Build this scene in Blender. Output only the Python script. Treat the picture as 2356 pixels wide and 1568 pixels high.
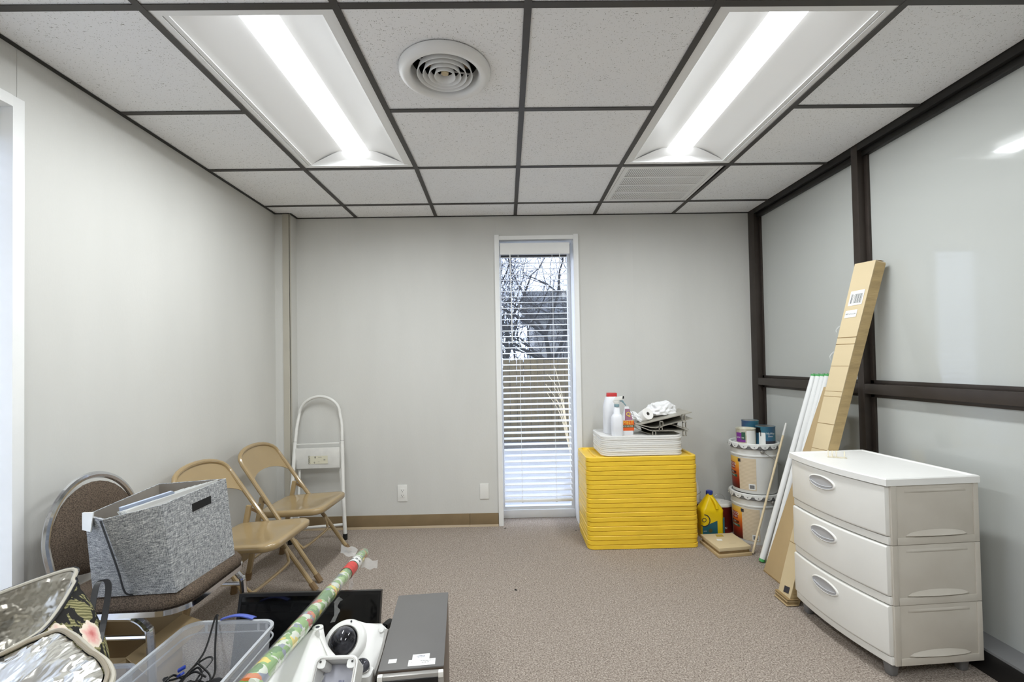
import bpy, bmesh, math, random
from mathutils import Vector, Matrix, noise as mnoise
random.seed(7)
PI = math.pi
S = bpy.context.scene
for o in list(bpy.data.objects): bpy.data.objects.remove(o, do_unlink=True)
COL = S.collection

# ------------------------------------------------------------ camera, world, exposure
CAMZ = 1.2327
pitch, roll, yaw = 0.0185, 0.0178, -0.0143
f_px, pcx, pcy = 1068.58, 1179.6, 815.8
Rz = Matrix.Rotation(yaw, 3, 'Z'); Rx = Matrix.Rotation(pitch, 3, 'X'); Ry = Matrix.Rotation(roll, 3, 'Y')
Rw = Rz @ Rx @ Ry
base = Matrix(((1, 0, 0), (0, 0, -1), (0, 1, 0)))       # camera looking along +Y, Z up
cam = bpy.data.objects.new('camera', bpy.data.cameras.new('camera'))
COL.objects.link(cam)
cam.matrix_world = Matrix.Translation((0, 0, CAMZ)) @ (Rw @ base).to_4x4()
cam.data.sensor_width = 36; cam.data.sensor_fit = 'HORIZONTAL'
cam.data.lens = f_px * 36 / 2356
cam.data.shift_x = -(pcx - 1178) / 2356
cam.data.shift_y = (pcy - 784) / 2356
cam.data.clip_start = 0.02; cam.data.clip_end = 200
S.camera = cam
S.view_settings.view_transform = 'Standard'
S.view_settings.look = 'None'
S.view_settings.gamma = 1
S.view_settings.use_curve_mapping = False
S.view_settings.exposure = 0.0
LAMP = 24.0                                            # watts per ceiling light
W = bpy.data.worlds.new('overcast_sky'); S.world = W; W.use_nodes = True
wn = W.node_tree; bg = wn.nodes['Background']
wt = wn.nodes.new('ShaderNodeTexNoise'); wt.inputs['Scale'].default_value = 2.2; wt.inputs['Detail'].default_value = 4
wc = wn.nodes.new('ShaderNodeTexCoord'); wr = wn.nodes.new('ShaderNodeValToRGB')
wn.links.new(wc.outputs['Generated'], wt.inputs['Vector']); wn.links.new(wt.outputs['Fac'], wr.inputs['Fac'])
wr.color_ramp.elements[0].position = .35; wr.color_ramp.elements[0].color = (.60, .72, 1.0, 1)
wr.color_ramp.elements[1].position = .65; wr.color_ramp.elements[1].color = (.78, .87, 1.0, 1)
wn.links.new(wr.outputs['Color'], bg.inputs['Color'])
bg.inputs['Strength'].default_value = 3.4

# ------------------------------------------------------------ materials
def lin(c):
    out = []
    for v in c:
        v /= 255.0
        out.append(v / 12.92 if v <= .04045 else ((v + .055) / 1.055) ** 2.4)
    return tuple(out) + (1,)
MATS = {}
def mat(name, rgb, rough=.5, metal=0, var=0, vs=6, bump=0, bs=60, bd=.004, coat=0, vstretch=(1, 1, 1), ior=1.45, rgb2=None, spec=.5, sss=0):
    if name in MATS: return MATS[name]
    m = bpy.data.materials.new(name); m.use_nodes = True; nt = m.node_tree; p = nt.nodes['Principled BSDF']
    p.inputs['Base Color'].default_value = lin(rgb); p.inputs['Roughness'].default_value = rough
    p.inputs['Metallic'].default_value = metal; p.inputs['Coat Weight'].default_value = coat
    p.inputs['Coat Roughness'].default_value = .08
    p.inputs['IOR'].default_value = ior; p.inputs['Specular IOR Level'].default_value = spec
    if var or bump or rgb2:
        tc = nt.nodes.new('ShaderNodeTexCoord'); mp = nt.nodes.new('ShaderNodeMapping'); mp.inputs['Scale'].default_value = vstretch
        oi = nt.nodes.new('ShaderNodeObjectInfo'); mu = nt.nodes.new('ShaderNodeMath'); mu.operation = 'MULTIPLY'; mu.inputs[1].default_value = 37
        ad = nt.nodes.new('ShaderNodeVectorMath'); ad.operation = 'ADD'
        nt.links.new(oi.outputs['Random'], mu.inputs[0]); nt.links.new(tc.outputs['Object'], ad.inputs[0]); nt.links.new(mu.outputs[0], ad.inputs[1])
        nt.links.new(ad.outputs[0], mp.inputs['Vector'])
    if var or rgb2:
        n = nt.nodes.new('ShaderNodeTexNoise'); n.inputs['Scale'].default_value = vs; n.inputs['Detail'].default_value = 5
        nt.links.new(mp.outputs[0], n.inputs['Vector'])
        r = nt.nodes.new('ShaderNodeValToRGB'); nt.links.new(n.outputs['Fac'], r.inputs['Fac'])
        r.color_ramp.elements[0].position = .36; r.color_ramp.elements[1].position = .64
        c1 = lin(rgb); c2 = lin(rgb2) if rgb2 else tuple(min(1, v * (1 + var)) for v in c1[:3]) + (1,)
        c0 = c1 if rgb2 else tuple(v * (1 - var) for v in c1[:3]) + (1,)
        r.color_ramp.elements[0].color = c0; r.color_ramp.elements[1].color = c2
        nt.links.new(r.outputs['Color'], p.inputs['Base Color'])
    if bump:
        n2 = nt.nodes.new('ShaderNodeTexNoise'); n2.inputs['Scale'].default_value = bs; n2.inputs['Detail'].default_value = 4
        nt.links.new(mp.outputs[0], n2.inputs['Vector'])
        b = nt.nodes.new('ShaderNodeBump'); b.inputs['Strength'].default_value = bump; b.inputs['Distance'].default_value = bd
        nt.links.new(n2.outputs['Fac'], b.inputs['Height']); nt.links.new(b.outputs['Normal'], p.inputs['Normal'])
    MATS[name] = m
    return m
def nodes_of(m): return m.node_tree, m.node_tree.nodes['Principled BSDF']
def ramp(nt, src, stops, interp='LINEAR'):
    r = nt.nodes.new('ShaderNodeValToRGB'); r.color_ramp.interpolation = interp
    nt.links.new(src, r.inputs['Fac'])
    while len(r.color_ramp.elements) < len(stops): r.color_ramp.elements.new(.5)
    for e, (p_, c) in zip(r.color_ramp.elements, stops): e.position = p_; e.color = lin(c)
    return r.outputs['Color']
def ncoord(nt, scale=(1, 1, 1), rnd=True):
    tc = nt.nodes.new('ShaderNodeTexCoord'); mp = nt.nodes.new('ShaderNodeMapping'); mp.inputs['Scale'].default_value = scale
    if rnd:
        oi = nt.nodes.new('ShaderNodeObjectInfo'); mu = nt.nodes.new('ShaderNodeMath'); mu.operation = 'MULTIPLY'; mu.inputs[1].default_value = 53
        ad = nt.nodes.new('ShaderNodeVectorMath'); ad.operation = 'ADD'
        nt.links.new(oi.outputs['Random'], mu.inputs[0]); nt.links.new(tc.outputs['Object'], ad.inputs[0]); nt.links.new(mu.outputs[0], ad.inputs[1])
        nt.links.new(ad.outputs[0], mp.inputs['Vector'])
    else: nt.links.new(tc.outputs['Object'], mp.inputs['Vector'])
    return mp.outputs[0]
def nz(nt, vec, scale, detail=3, dist=0, rough=.5):
    n = nt.nodes.new('ShaderNodeTexNoise'); n.inputs['Scale'].default_value = scale; n.inputs['Detail'].default_value = detail
    n.inputs['Distortion'].default_value = dist; n.inputs['Roughness'].default_value = rough
    nt.links.new(vec, n.inputs['Vector']); return n.outputs['Fac']
def mth(nt, op, a, b):
    m = nt.nodes.new('ShaderNodeMath'); m.operation = op
    for i, v in enumerate((a, b)):
        if isinstance(v, (int, float)): m.inputs[i].default_value = v
        else: nt.links.new(v, m.inputs[i])
    return m.outputs[0]
def mixc(nt, fac, a, b):
    m = nt.nodes.new('ShaderNodeMixRGB')
    for i, v in zip((0, 1, 2), (fac, a, b)):
        if isinstance(v, (int, float)): m.inputs[i].default_value = v
        elif isinstance(v, tuple): m.inputs[i].default_value = lin(v)
        else: nt.links.new(v, m.inputs[i])
    return m.outputs[0]
def addbump(nt, p, h, s=.5, d=.003):
    b = nt.nodes.new('ShaderNodeBump'); b.inputs['Strength'].default_value = s; b.inputs['Distance'].default_value = d
    nt.links.new(h, b.inputs['Height']); nt.links.new(b.outputs[0], p.inputs['Normal'])

M_wall = mat('wall_vinyl', (210, 209, 204), .62, var=.025, vs=3, bump=.12, bs=260, vstretch=(1, 1, .25))
M_tile = mat('acoustic_tile', (226, 224, 219), .9); nt, p = nodes_of(M_tile)
v = ncoord(nt, (1, 1, 1)); v2 = ncoord(nt, (1, 2.6, 1)); v3 = ncoord(nt, (2.3, 1, 1))
a = nz(nt, v2, 88, 2, 1.0); b_ = nz(nt, v3, 130, 1, .5); msk = nz(nt, v, 9, 2)
fl = mth(nt, 'MAXIMUM', mth(nt, 'GREATER_THAN', mth(nt, 'ADD', a, mth(nt, 'MULTIPLY', msk, .10)), .738), mth(nt, 'GREATER_THAN', b_, .70))
stain = ramp(nt, nz(nt, ncoord(nt), 1.6, 3), [(.35, (240, 241, 243)), (.7, (244, 244, 244))])
nt.links.new(mixc(nt, fl, stain, (168, 166, 162)), p.inputs['Base Color'])
addbump(nt, p, mth(nt, 'MULTIPLY', fl, -1), .6, .002)
M_grid = mat('bronze_grid_metal', (70, 67, 65), .45, .2, var=.06)
M_gridk = mat('black_grid_edge', (38, 36, 34), .5)
M_carpet = mat('loop_carpet', (165, 149, 136), .95); nt, p = nodes_of(M_carpet)
v = ncoord(nt, rnd=False); n1 = nz(nt, v, 165, 4, .5, .7); n2 = nz(nt, v, 55, 2); n3 = nz(nt, v, 2.2, 3)
base_c = ramp(nt, n1, [(.34, (112, 101, 92)), (.5, (164, 152, 141)), (.66, (212, 200, 188))])
nt.links.new(mixc(nt, mth(nt, 'MULTIPLY', n3, .12), base_c, (134, 118, 106)), p.inputs['Base Color'])
addbump(nt, p, mth(nt, 'ADD', n1, mth(nt, 'MULTIPLY', n2, .5)), .9, .006)
p.inputs['Specular IOR Level'].default_value = .1
M_trim = mat('painted_trim', (242, 242, 240), .42, var=.02)
M_pil = mat('pilaster_strip', (186, 181, 168), .5, var=.03)
M_base = mat('vinyl_cove_base', (132, 113, 84), .45, var=.05, vs=12)
M_baselip = mat('cove_base_toe', (164, 145, 116), .45)
M_bronze = mat('dark_bronze_frame', (62, 55, 50), .38, .35, var=.08, vs=9, bump=.05, bs=40)
M_blackgasket = mat('black_gasket', (26, 25, 25), .45)
M_pane = mat('frosted_pane', (184, 186, 182), .06, spec=.55, var=.012, vs=1.5)
M_white = mat('white_plastic', (224, 222, 216), .38, var=.02, vs=5)
M_white2 = mat('white_lid_plastic', (232, 231, 227), .4, var=.015)
M_handlegrey = mat('grey_handle_plastic', (176, 176, 178), .32)
M_footgrey = mat('grey_foot_plastic', (120, 120, 121), .35)
M_cabside = mat('shaded_side_plastic', (200, 194, 183), .42, rgb2=(190, 183, 171), vs=4)  # cream plastic, with the shade on the cart's sides mixed into the colour
M_blindw = mat('blind_slat_white', (240, 241, 244), .4)
M_fix = mat('fixture_white_enamel', (236, 236, 235), .35)
M_lensglow = bpy.data.materials.new('lamp_lens'); M_lensglow.use_nodes = True
nt = M_lensglow.node_tree; p = nt.nodes['Principled BSDF']; p.inputs['Base Color'].default_value = (.9, .9, .9, 1)
p.inputs['Emission Color'].default_value = (.95, .98, 1.0, 1); p.inputs['Emission Strength'].default_value = 5.5
M_tan = mat('tan_painted_steel', (160, 137, 98), .3, .0, var=.03, coat=.7)
M_tancap = mat('brown_foot_cap', (120, 96, 66), .5)
M_ladder = mat('white_enamel_tube', (226, 225, 220), .32, var=.03, vs=20)
M_rubber = mat('black_rubber', (24, 24, 24), .55)
M_chrome = mat('chrome', (212, 213, 216), .12, 1.0)
M_fab = mat('brown_chair_fabric', (112, 98, 84), .95, rgb2=(66, 57, 50), vs=300, bump=.5, bs=300, spec=.15)
M_card = mat('cardboard', (188, 164, 124), .8, var=.04, vs=4, bump=.08, bs=14)
M_card2 = mat('cardboard_pale', (204, 186, 150), .72, var=.03, vs=3, bump=.25, bs=9, vstretch=(.2, .2, 2.2))
M_carddk = mat('cardboard_edge', (146, 122, 84), .85, var=.1, vs=40)
M_cardside = mat('cardboard_crinkled', (170, 147, 104), .7, var=.12, vs=22, bump=.8, bs=38, vstretch=(.3, .3, 1.5))
M_yel = mat('yellow_plastic', (240, 200, 58), .36, var=.05, vs=7)
M_yel2 = mat('yellow_jug_plastic', (240, 206, 22), .3, var=.02)
M_blue = mat('blue_cap', (42, 62, 148), .35)
M_latch = mat('blue_latch', (92, 108, 190), .35)
M_teal = mat('teal_label', (38, 96, 108), .4)
M_black = mat('black_plastic', (20, 20, 21), .35)
M_screen = mat('black_screen', (8, 8, 9), .07)
M_pc = mat('grey_painted_case', (104, 102, 100), .42, .1, var=.03, bump=.04, bs=300)
M_pcside = mat('dark_case_side', (82, 70, 60), .4)
M_silver = mat('silver_plastic', (160, 157, 152), .35, .3)
M_label = mat('white_paper_label', (228, 228, 224), .6)
M_ink = mat('dark_ink', (52, 52, 60), .6)
M_inkblue = mat('blue_ink', (74, 76, 120), .6)
M_cam = mat('camera_housing_white', (218, 217, 213), .36, var=.015)
M_cami = mat('grey_box_inside', (172, 172, 182), .5)
M_dome = mat('smoked_dome', (24, 24, 28), .05, rgb2=(84, 84, 90), vs=26)
M_pail = mat('white_pail_enamel', (218, 218, 214), .3, var=.025, vs=7)
M_tin = mat('bare_tin', (178, 174, 166), .28, .85, var=.1, vs=30)
M_papertan = mat('tan_label_print', (214, 196, 166), .6); nt, p = nodes_of(M_papertan)
v = ncoord(nt, (30, 30, 1), False); nn = nz(nt, ncoord(nt, (8, 8, 160), False), 1.5, 2)
wv = nt.nodes.new('ShaderNodeTexWave'); wv.bands_direction = 'Z'; wv.inputs['Scale'].default_value = 34; nt.links.new(ncoord(nt, (1, 1, 1), False), wv.inputs['Vector'])
nt.links.new(ramp(nt, wv.outputs['Fac'], [(.3, (216, 200, 172)), (.8, (198, 180, 152))]), p.inputs['Base Color'])
M_grad = mat('sunset_label_print', (200, 100, 40), .45); nt, p = nodes_of(M_grad)
tc_ = nt.nodes.new('ShaderNodeTexCoord'); sx_ = nt.nodes.new('ShaderNodeSeparateXYZ'); nt.links.new(tc_.outputs['Object'], sx_.inputs[0])
nt.links.new(ramp(nt, mth(nt, 'MULTIPLY', sx_.outputs['Z'], 4.2), [(.12, (74, 24, 14)), (.35, (140, 42, 24)), (.6, (206, 104, 40)), (.8, (232, 166, 56)), (.95, (226, 190, 90))]), p.inputs['Base Color'])
M_flame = mat('orange_label', (220, 130, 40), .5)
M_red = mat('red_label', (150, 34, 26), .5)
M_dkred = mat('dark_red_label', (104, 28, 22), .45, var=.15, vs=18)
M_amber = mat('amber_label', (232, 178, 60), .5)
M_brownlab = mat('brown_label', (78, 26, 14), .5)
M_purple = mat('purple_label', (122, 52, 140), .5)
M_tealcan = mat('teal_can_label', (60, 124, 140), .45, rgb2=(62, 88, 128), vs=9)
M_green = mat('green_cap', (70, 160, 84), .45)
M_greendk = mat('dark_green_label', (44, 84, 66), .5)
M_wood = mat('raw_wood_dowel', (226, 208, 172), .6, var=.06, vs=30)
M_tube = mat('phosphor_tube_glass', (240, 241, 240), .18)
M_white_t = mat('milky_plastic', (232, 233, 236), .3)
M_bagw = mat('thin_white_bag', (240, 240, 240), .45)
M_paper = mat('tissue_paper', (238, 236, 232), .85, bump=.2, bs=80)
M_orange = mat('orange_red_label', (226, 96, 40), .5)
M_gold = mat('yellow_lettering', (246, 214, 70), .5)
M_redcap = mat('red_cap', (196, 58, 58), .35)
M_greyteal = mat('grey_teal_plastic', (130, 158, 166), .35)
M_steel = mat('brushed_tray_metal', (188, 184, 172), .35, .55, var=.06, vs=14)
M_blackfelt = mat('black_tray_lining', (18, 18, 14), .6)
M_liner = mat('box_lining', (150, 142, 132), .8, var=.04, vs=20)
M_film = mat('clear_sleeve_plastic', (226, 228, 226), .18)
M_dark = mat('dark_duct', (16, 15, 14), .8)
M_cork = mat('tan_knob', (196, 180, 148), .6)
M_cable = mat('black_cable', (22, 21, 20), .4)
M_fence = mat('fence_board', (96, 82, 54), .8, var=.16, vs=5, vstretch=(4, 4, .6))
M_bark = mat('bark', (50, 44, 42), .9, var=.2, vs=20)
M_gravel = mat('gravel', (74, 70, 66), .95, rgb2=(104, 100, 96), vs=26, bump=.6, bs=60)
M_conc = mat('pale_pavement', (158, 158, 160), .9, var=.08, vs=3, bump=.2, bs=40)
M_siding = mat('grey_siding', (112, 112, 112), .8, var=.06)
M_roof = mat('shingle_roof', (70, 72, 76), .9, var=.15, vs=12)
M_lining = mat('silver_foil', (196, 194, 186), .24, .95, bump=1.0, bs=7, bd=.04, vstretch=(1, .5, 1), rgb2=(150, 144, 132), vs=5)
M_foil = mat('bright_foil', (226, 224, 218), .22, .95, bump=1.0, bs=8, bd=.045, vstretch=(1, .4, 1))
M_piping = mat('grey_piping', (178, 172, 158), .55)
M_outlet = mat('outlet_white', (232, 231, 226), .35)
M_slot = mat('slot_dark', (60, 58, 54), .6)
M_bulbend = mat('tube_end_green', (84, 168, 96), .5)
M_drip = mat('paint_drips', (222, 220, 206), .45, rgb2=(190, 184, 160), vs=22)

# woven grey linen
M_linen = mat('grey_linen', (150, 152, 154), .9, spec=.2); nt, p = nodes_of(M_linen)
a = nz(nt, ncoord(nt, (34, 34, 360), False), 1.6, 3); b_ = nz(nt, ncoord(nt, (380, 380, 36), False), 1.5, 3)
cfab = ramp(nt, mth(nt, 'MULTIPLY', mth(nt, 'ADD', a, b_), .5), [(.36, (92, 94, 97)), (.5, (156, 158, 160)), (.62, (216, 216, 214))])
nt.links.new(cfab, p.inputs['Base Color']); addbump(nt, p, mth(nt, 'ADD', a, b_), .5, .002)

# floral bag cloth
M_floral = mat('tropical_print_cloth', (50, 48, 46), .85, spec=.2); nt, p = nodes_of(M_floral)
v = ncoord(nt, (1, 1, 1), False)
wv = nt.nodes.new('ShaderNodeTexWave'); wv.inputs['Scale'].default_value = 52; wv.inputs['Distortion'].default_value = 7
wv.inputs['Detail'].default_value = 2; wv.inputs['Detail Scale'].default_value = .35; nt.links.new(v, wv.inputs['Vector'])
leaf = ramp(nt, wv.outputs['Fac'], [(.1, (104, 102, 70)), (.6, (132, 128, 90)), (.95, (162, 156, 116))])
lm = mth(nt, 'GREATER_THAN', nz(nt, v, 14, 3, 2.2), .49)
vo = nt.nodes.new('ShaderNodeTexVoronoi'); vo.inputs['Scale'].default_value = 9.5; nt.links.new(v, vo.inputs['Vector'])
dd = mth(nt, 'ADD', vo.outputs['Distance'], mth(nt, 'MULTIPLY', nz(nt, v, 60, 2), .3))
sepc = nt.nodes.new('ShaderNodeSeparateColor'); nt.links.new(vo.outputs['Color'], sepc.inputs[0])
fm = mth(nt, 'MULTIPLY', mth(nt, 'LESS_THAN', dd, .50), mth(nt, 'GREATER_THAN', sepc.outputs[0], .55))
fc = ramp(nt, dd, [(.12, (200, 104, 100)), (.3, (232, 176, 168)), (.45, (240, 226, 208))])
c1 = mixc(nt, lm, (44, 43, 42), leaf); c2 = mixc(nt, fm, c1, fc)
nt.links.new(c2, p.inputs['Base Color'])

# wrapping paper
M_wrap = mat('printed_wrapping_paper', (150, 190, 120), .25, coat=.9); nt, p = nodes_of(M_wrap)
v = ncoord(nt, (1, 1, 1), False)
vo = nt.nodes.new('ShaderNodeTexVoronoi'); vo.inputs['Scale'].default_value = 36; nt.links.new(v, vo.inputs['Vector'])
nd = nt.nodes.new('ShaderNodeTexNoise'); nd.inputs['Scale'].default_value = 30; nt.links.new(v, nd.inputs['Vector'])
ad = nt.nodes.new('ShaderNodeVectorMath'); ad.operation = 'MULTIPLY_ADD'; ad.inputs[1].default_value = (.06, .06, .06)
nt.links.new(nd.outputs['Color'], ad.inputs[0]); nt.links.new(v, ad.inputs[2]); nt.links.new(ad.outputs[0], vo.inputs['Vector'])
sp = nt.nodes.new('ShaderNodeSeparateColor'); nt.links.new(vo.outputs['Color'], sp.inputs[0])
cc = ramp(nt, sp.outputs[0], [(0, (126, 168, 92)), (.24, (164, 198, 130)), (.42, (214, 220, 204)), (.60, (186, 74, 70)), (.67, (232, 210, 96)), (.75, (84, 132, 72)), (.85, (128, 136, 154)), (.95, (206, 116, 60))], 'CONSTANT')
nt.links.new(cc, p.inputs['Base Color'])

def seethrough(name, rgb, alpha, rough=.25, bump=0, bs=40):
    m = bpy.data.materials.new(name); m.use_nodes = True; nt = m.node_tree; p = nt.nodes['Principled BSDF']
    p.inputs['Base Color'].default_value = lin(rgb); p.inputs['Roughness'].default_value = rough
    out = nt.nodes['Material Output']; tr = nt.nodes.new('ShaderNodeBsdfTransparent'); mx = nt.nodes.new('ShaderNodeMixShader')
    mx.inputs[0].default_value = alpha
    nt.links.new(tr.outputs[0], mx.inputs[1]); nt.links.new(p.outputs[0], mx.inputs[2]); nt.links.new(mx.outputs[0], out.inputs['Surface'])
    if bump: addbump(nt, p, nz(nt, ncoord(nt), bs, 3), bump, .004)
    return m
M_clear = seethrough('frosted_clear_plastic', (220, 223, 228), .30)
M_clearrim = seethrough('clear_plastic_rim', (220, 223, 226), .62)
M_cello = seethrough('cellophane', (236, 236, 234), .30, .08, 1.0, 60)
M_glass = seethrough('window_glass', (200, 214, 224), .06, .02)

# ------------------------------------------------------------ mesh helpers
def bx(bm, x0, x1, y0, y1, z0, z1):
    vs = [bm.verts.new((x, y, z)) for z in (z0, z1) for y in (y0, y1) for x in (x0, x1)]
    for f in ((0, 2, 3, 1), (4, 5, 7, 6), (0, 1, 5, 4), (2, 6, 7, 3), (0, 4, 6, 2), (1, 3, 7, 5)):
        bm.faces.new([vs[i] for i in f])
    return vs
def hexa(bm, bot, top):
    """prism between two equal-length rings"""
    n = len(bot); a = [bm.verts.new(p) for p in bot]; b = [bm.verts.new(p) for p in top]
    bm.faces.new(a[::-1]); bm.faces.new(b)
    for i in range(n): bm.faces.new((a[i], a[(i + 1) % n], b[(i + 1) % n], b[i]))
def frame_dirs(d):
    d = Vector(d).normalized(); up = Vector((0, 0, 1)) if abs(d.z) < .95 else Vector((1, 0, 0))
    u = d.cross(up).normalized(); return u, u.cross(d).normalized()
def tube(bm, pts, r, seg=10, caps=True, flat=None):
    pts = [Vector(q) for q in pts]; n = len(pts); rings = []
    u = None
    for i, q in enumerate(pts):
        d = (pts[min(i + 1, n - 1)] - pts[max(i - 1, 0)])
        if d.length < 1e-9: d = Vector((0, 0, 1))
        d.normalize()
        if u is None: u, w = frame_dirs(d)
        else:
            u = (u - d * u.dot(d)); u = u.normalized() if u.length > 1e-6 else frame_dirs(d)[0]
        w = u.cross(d).normalized()
        rr = r[i] if isinstance(r, (list, tuple)) else r
        ring = []
        for k in range(seg):
            t = 2 * PI * k / seg
            ring.append(bm.verts.new(q + u * (math.cos(t) * rr) + w * (math.sin(t) * rr * (flat or 1))))
        rings.append(ring)
    for i in range(n - 1):
        for k in range(seg):
            bm.faces.new((rings[i][k], rings[i][(k + 1) % seg], rings[i + 1][(k + 1) % seg], rings[i + 1][k]))
    if caps: bm.faces.new(rings[0][::-1]); bm.faces.new(rings[-1])
def bar(bm, a, b, w, h, updir=(0, 0, 1)):
    a = Vector(a); b = Vector(b); d = (b - a).normalized(); up = Vector(updir); u = d.cross(up).normalized(); v_ = u.cross(d).normalized()
    ring = lambda q: [q + u * sx * w / 2 + v_ * sy * h / 2 for sx, sy in ((-1, -1), (1, -1), (1, 1), (-1, 1))]
    hexa(bm, ring(a), ring(b))
def smoothpath(pts, k=6):
    pts = [Vector(q) for q in pts]; out = []
    P = [pts[0] * 2 - pts[1]] + pts + [pts[-1] * 2 - pts[-2]]
    for i in range(1, len(P) - 2):
        p0, p1, p2, p3 = P[i - 1:i + 3]
        for s in range(k):
            t = s / k
            out.append(.5 * ((2 * p1) + (p2 - p0) * t + (2 * p0 - 5 * p1 + 4 * p2 - p3) * t * t + (-p0 + 3 * p1 - 3 * p2 + p3) * t ** 3))
    out.append(pts[-1]); return out
def lathe(bm, prof, c=(0, 0, 0), seg=32, mtx=None, a0=0, a1=2 * PI, capb=False, capt=False):
    full = abs(a1 - a0 - 2 * PI) < 1e-6; n = seg if full else seg + 1; rings = []
    c = Vector(c)
    for (r, z) in prof:
        ring = []
        for k in range(n):
            t = a0 + (a1 - a0) * k / seg; q = Vector((r * math.cos(t), r * math.sin(t), z))
            if mtx: q = mtx @ q
            ring.append(bm.verts.new(q + c))
        rings.append(ring)
    for i in range(len(prof) - 1):
        for k in range(n if full else n - 1):
            bm.faces.new((rings[i][k], rings[i][(k + 1) % n], rings[i + 1][(k + 1) % n], rings[i + 1][k]))
    if capb: bm.faces.new(rings[0][::-1])
    if capt: bm.faces.new(rings[-1])
def surf(bm, nu, nv, fn):
    g = [[bm.verts.new(fn(i / nu, j / nv)) for j in range(nv + 1)] for i in range(nu + 1)]
    for i in range(nu):
        for j in range(nv): bm.faces.new((g[i][j], g[i + 1][j], g[i + 1][j + 1], g[i][j + 1]))
    return g
def thick(bm, t):
    """give an open surface a thickness"""
    bmesh.ops.recalc_face_normals(bm, faces=bm.faces)
    bmesh.ops.solidify(bm, geom=list(bm.faces), thickness=t)
def rrect(w, d, r, n=5, cx=0, cy=0):
    out = []
    for (sx, sy, a0) in ((1, 1, 0), (-1, 1, PI / 2), (-1, -1, PI), (1, -1, 1.5 * PI)):
        for k in range(n + 1):
            a = a0 + PI / 2 * k / n
            out.append((cx + sx * (w / 2 - r) + r * math.cos(a), cy + sy * (d / 2 - r) + r * math.sin(a)))
    return out
def loft(bm, rings, capb=True, capt=True):
    R = [[bm.verts.new(q) for q in ring] for ring in rings]; n = len(R[0])
    for i in range(len(R) - 1):
        for k in range(n): bm.faces.new((R[i][k], R[i][(k + 1) % n], R[i + 1][(k + 1) % n], R[i + 1][k]))
    if capb: bm.faces.new(R[0][::-1])
    if capt: bm.faces.new(R[-1])
def NB(): return bmesh.new()
def mkmesh(name, bm, m, bevel=0, bseg=2, angle=35, jitter=0):
    bmesh.ops.recalc_face_normals(bm, faces=bm.faces)
    if bevel:
        es = [e for e in bm.edges if len(e.link_faces) == 2 and e.calc_face_angle(0) > .5]
        bmesh.ops.bevel(bm, geom=es, offset=bevel, segments=bseg, affect='EDGES', profile=.6, clamp_overlap=True)
    me = bpy.data.meshes.new(name); bm.to_mesh(me); bm.free()
    me.materials.append(m)
    me.shade_smooth(); me.set_sharp_from_angle(angle=math.radians(angle))
    return me
def tag(o, label=None, cat=None, group=None, kind=None):
    if label: o['label'] = label
    if cat: o['category'] = cat
    if group: o['group'] = group
    if kind: o['kind'] = kind
    return o
def thing(name, label, cat, loc=(0, 0, 0), rz=0, group=None):
    o = bpy.data.objects.new(name, None); COL.objects.link(o); o.location = loc; o.rotation_euler = (0, 0, rz)
    o.empty_display_size = .05
    return tag(o, label, cat, group)
def inv(o):
    return (Matrix.Translation(o.location) @ o.rotation_euler.to_matrix().to_4x4()).inverted()
def part(root, name, bm, m, parent=None, world=False, **kw):
    """world=True: the bmesh is in room coordinates"""
    lab = kw.pop('label', None); kind = kw.pop('kind', None)
    if world: bmesh.ops.transform(bm, matrix=inv(root), verts=bm.verts)
    o = bpy.data.objects.new(name, mkmesh(name, bm, m, **kw)); COL.objects.link(o); o.parent = parent or root
    return tag(o, lab, kind=kind)
def single(name, bm, m, label, cat, loc=(0, 0, 0), rz=0, group=None, world=False, kind=None, **kw):
    if world: bmesh.ops.translate(bm, vec=-Vector(loc), verts=bm.verts)
    o = bpy.data.objects.new(name, mkmesh(name, bm, m, **kw)); COL.objects.link(o); o.location = loc; o.rotation_euler = (0, 0, rz)
    return tag(o, label, cat, group, kind)
def struct(name, bm, m, **kw):
    o = bpy.data.objects.new(name, mkmesh(name, bm, m, **kw)); COL.objects.link(o); o['kind'] = 'structure'; return o
def sempty(name):
    o = bpy.data.objects.new(name, None); COL.objects.link(o); o['kind'] = 'structure'; return o
def copytree(o, parent=None):
    c = o.copy(); COL.objects.link(c); c.parent = parent
    for ch in list(o.children): copytree(ch, c)
    return c
DG = None
def textbm(s, size, fn, depth=0, align='CENTER'):
    """lettering as mesh, fn maps (x,y) -> room point"""
    cu = bpy.data.curves.new('lettering', 'FONT'); cu.body = s; cu.size = size; cu.align_x = align; cu.align_y = 'CENTER'
    cu.resolution_u = 2
    ob = bpy.data.objects.new('lettering', cu); COL.objects.link(ob)
    dg = bpy.context.evaluated_depsgraph_get(); me = bpy.data.meshes.new_from_object(ob.evaluated_get(dg))
    bm = bmesh.new(); bm.from_mesh(me)
    for v_ in bm.verts: v_.co = Vector(fn(v_.co.x, v_.co.y))
    bpy.data.objects.remove(ob, do_unlink=True); bpy.data.meshes.remove(me)
    return bm
def quad(bm, pts): return bm.faces.new([bm.verts.new(q) for q in pts])

# ------------------------------------------------------------ room shell
CZ = 2.3696; XL = -1.70; XR = 1.898; YB = 3.565; YF = -2.4; T = .61; GX = .0893; GY = 1.4542
YRW = 3.78                                            # glass line of the back window
b = NB(); bx(b, XL - .3, XR + .4, YF - .15, 3.83, -.12, 0)
struct('floor', b, M_carpet)
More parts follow.
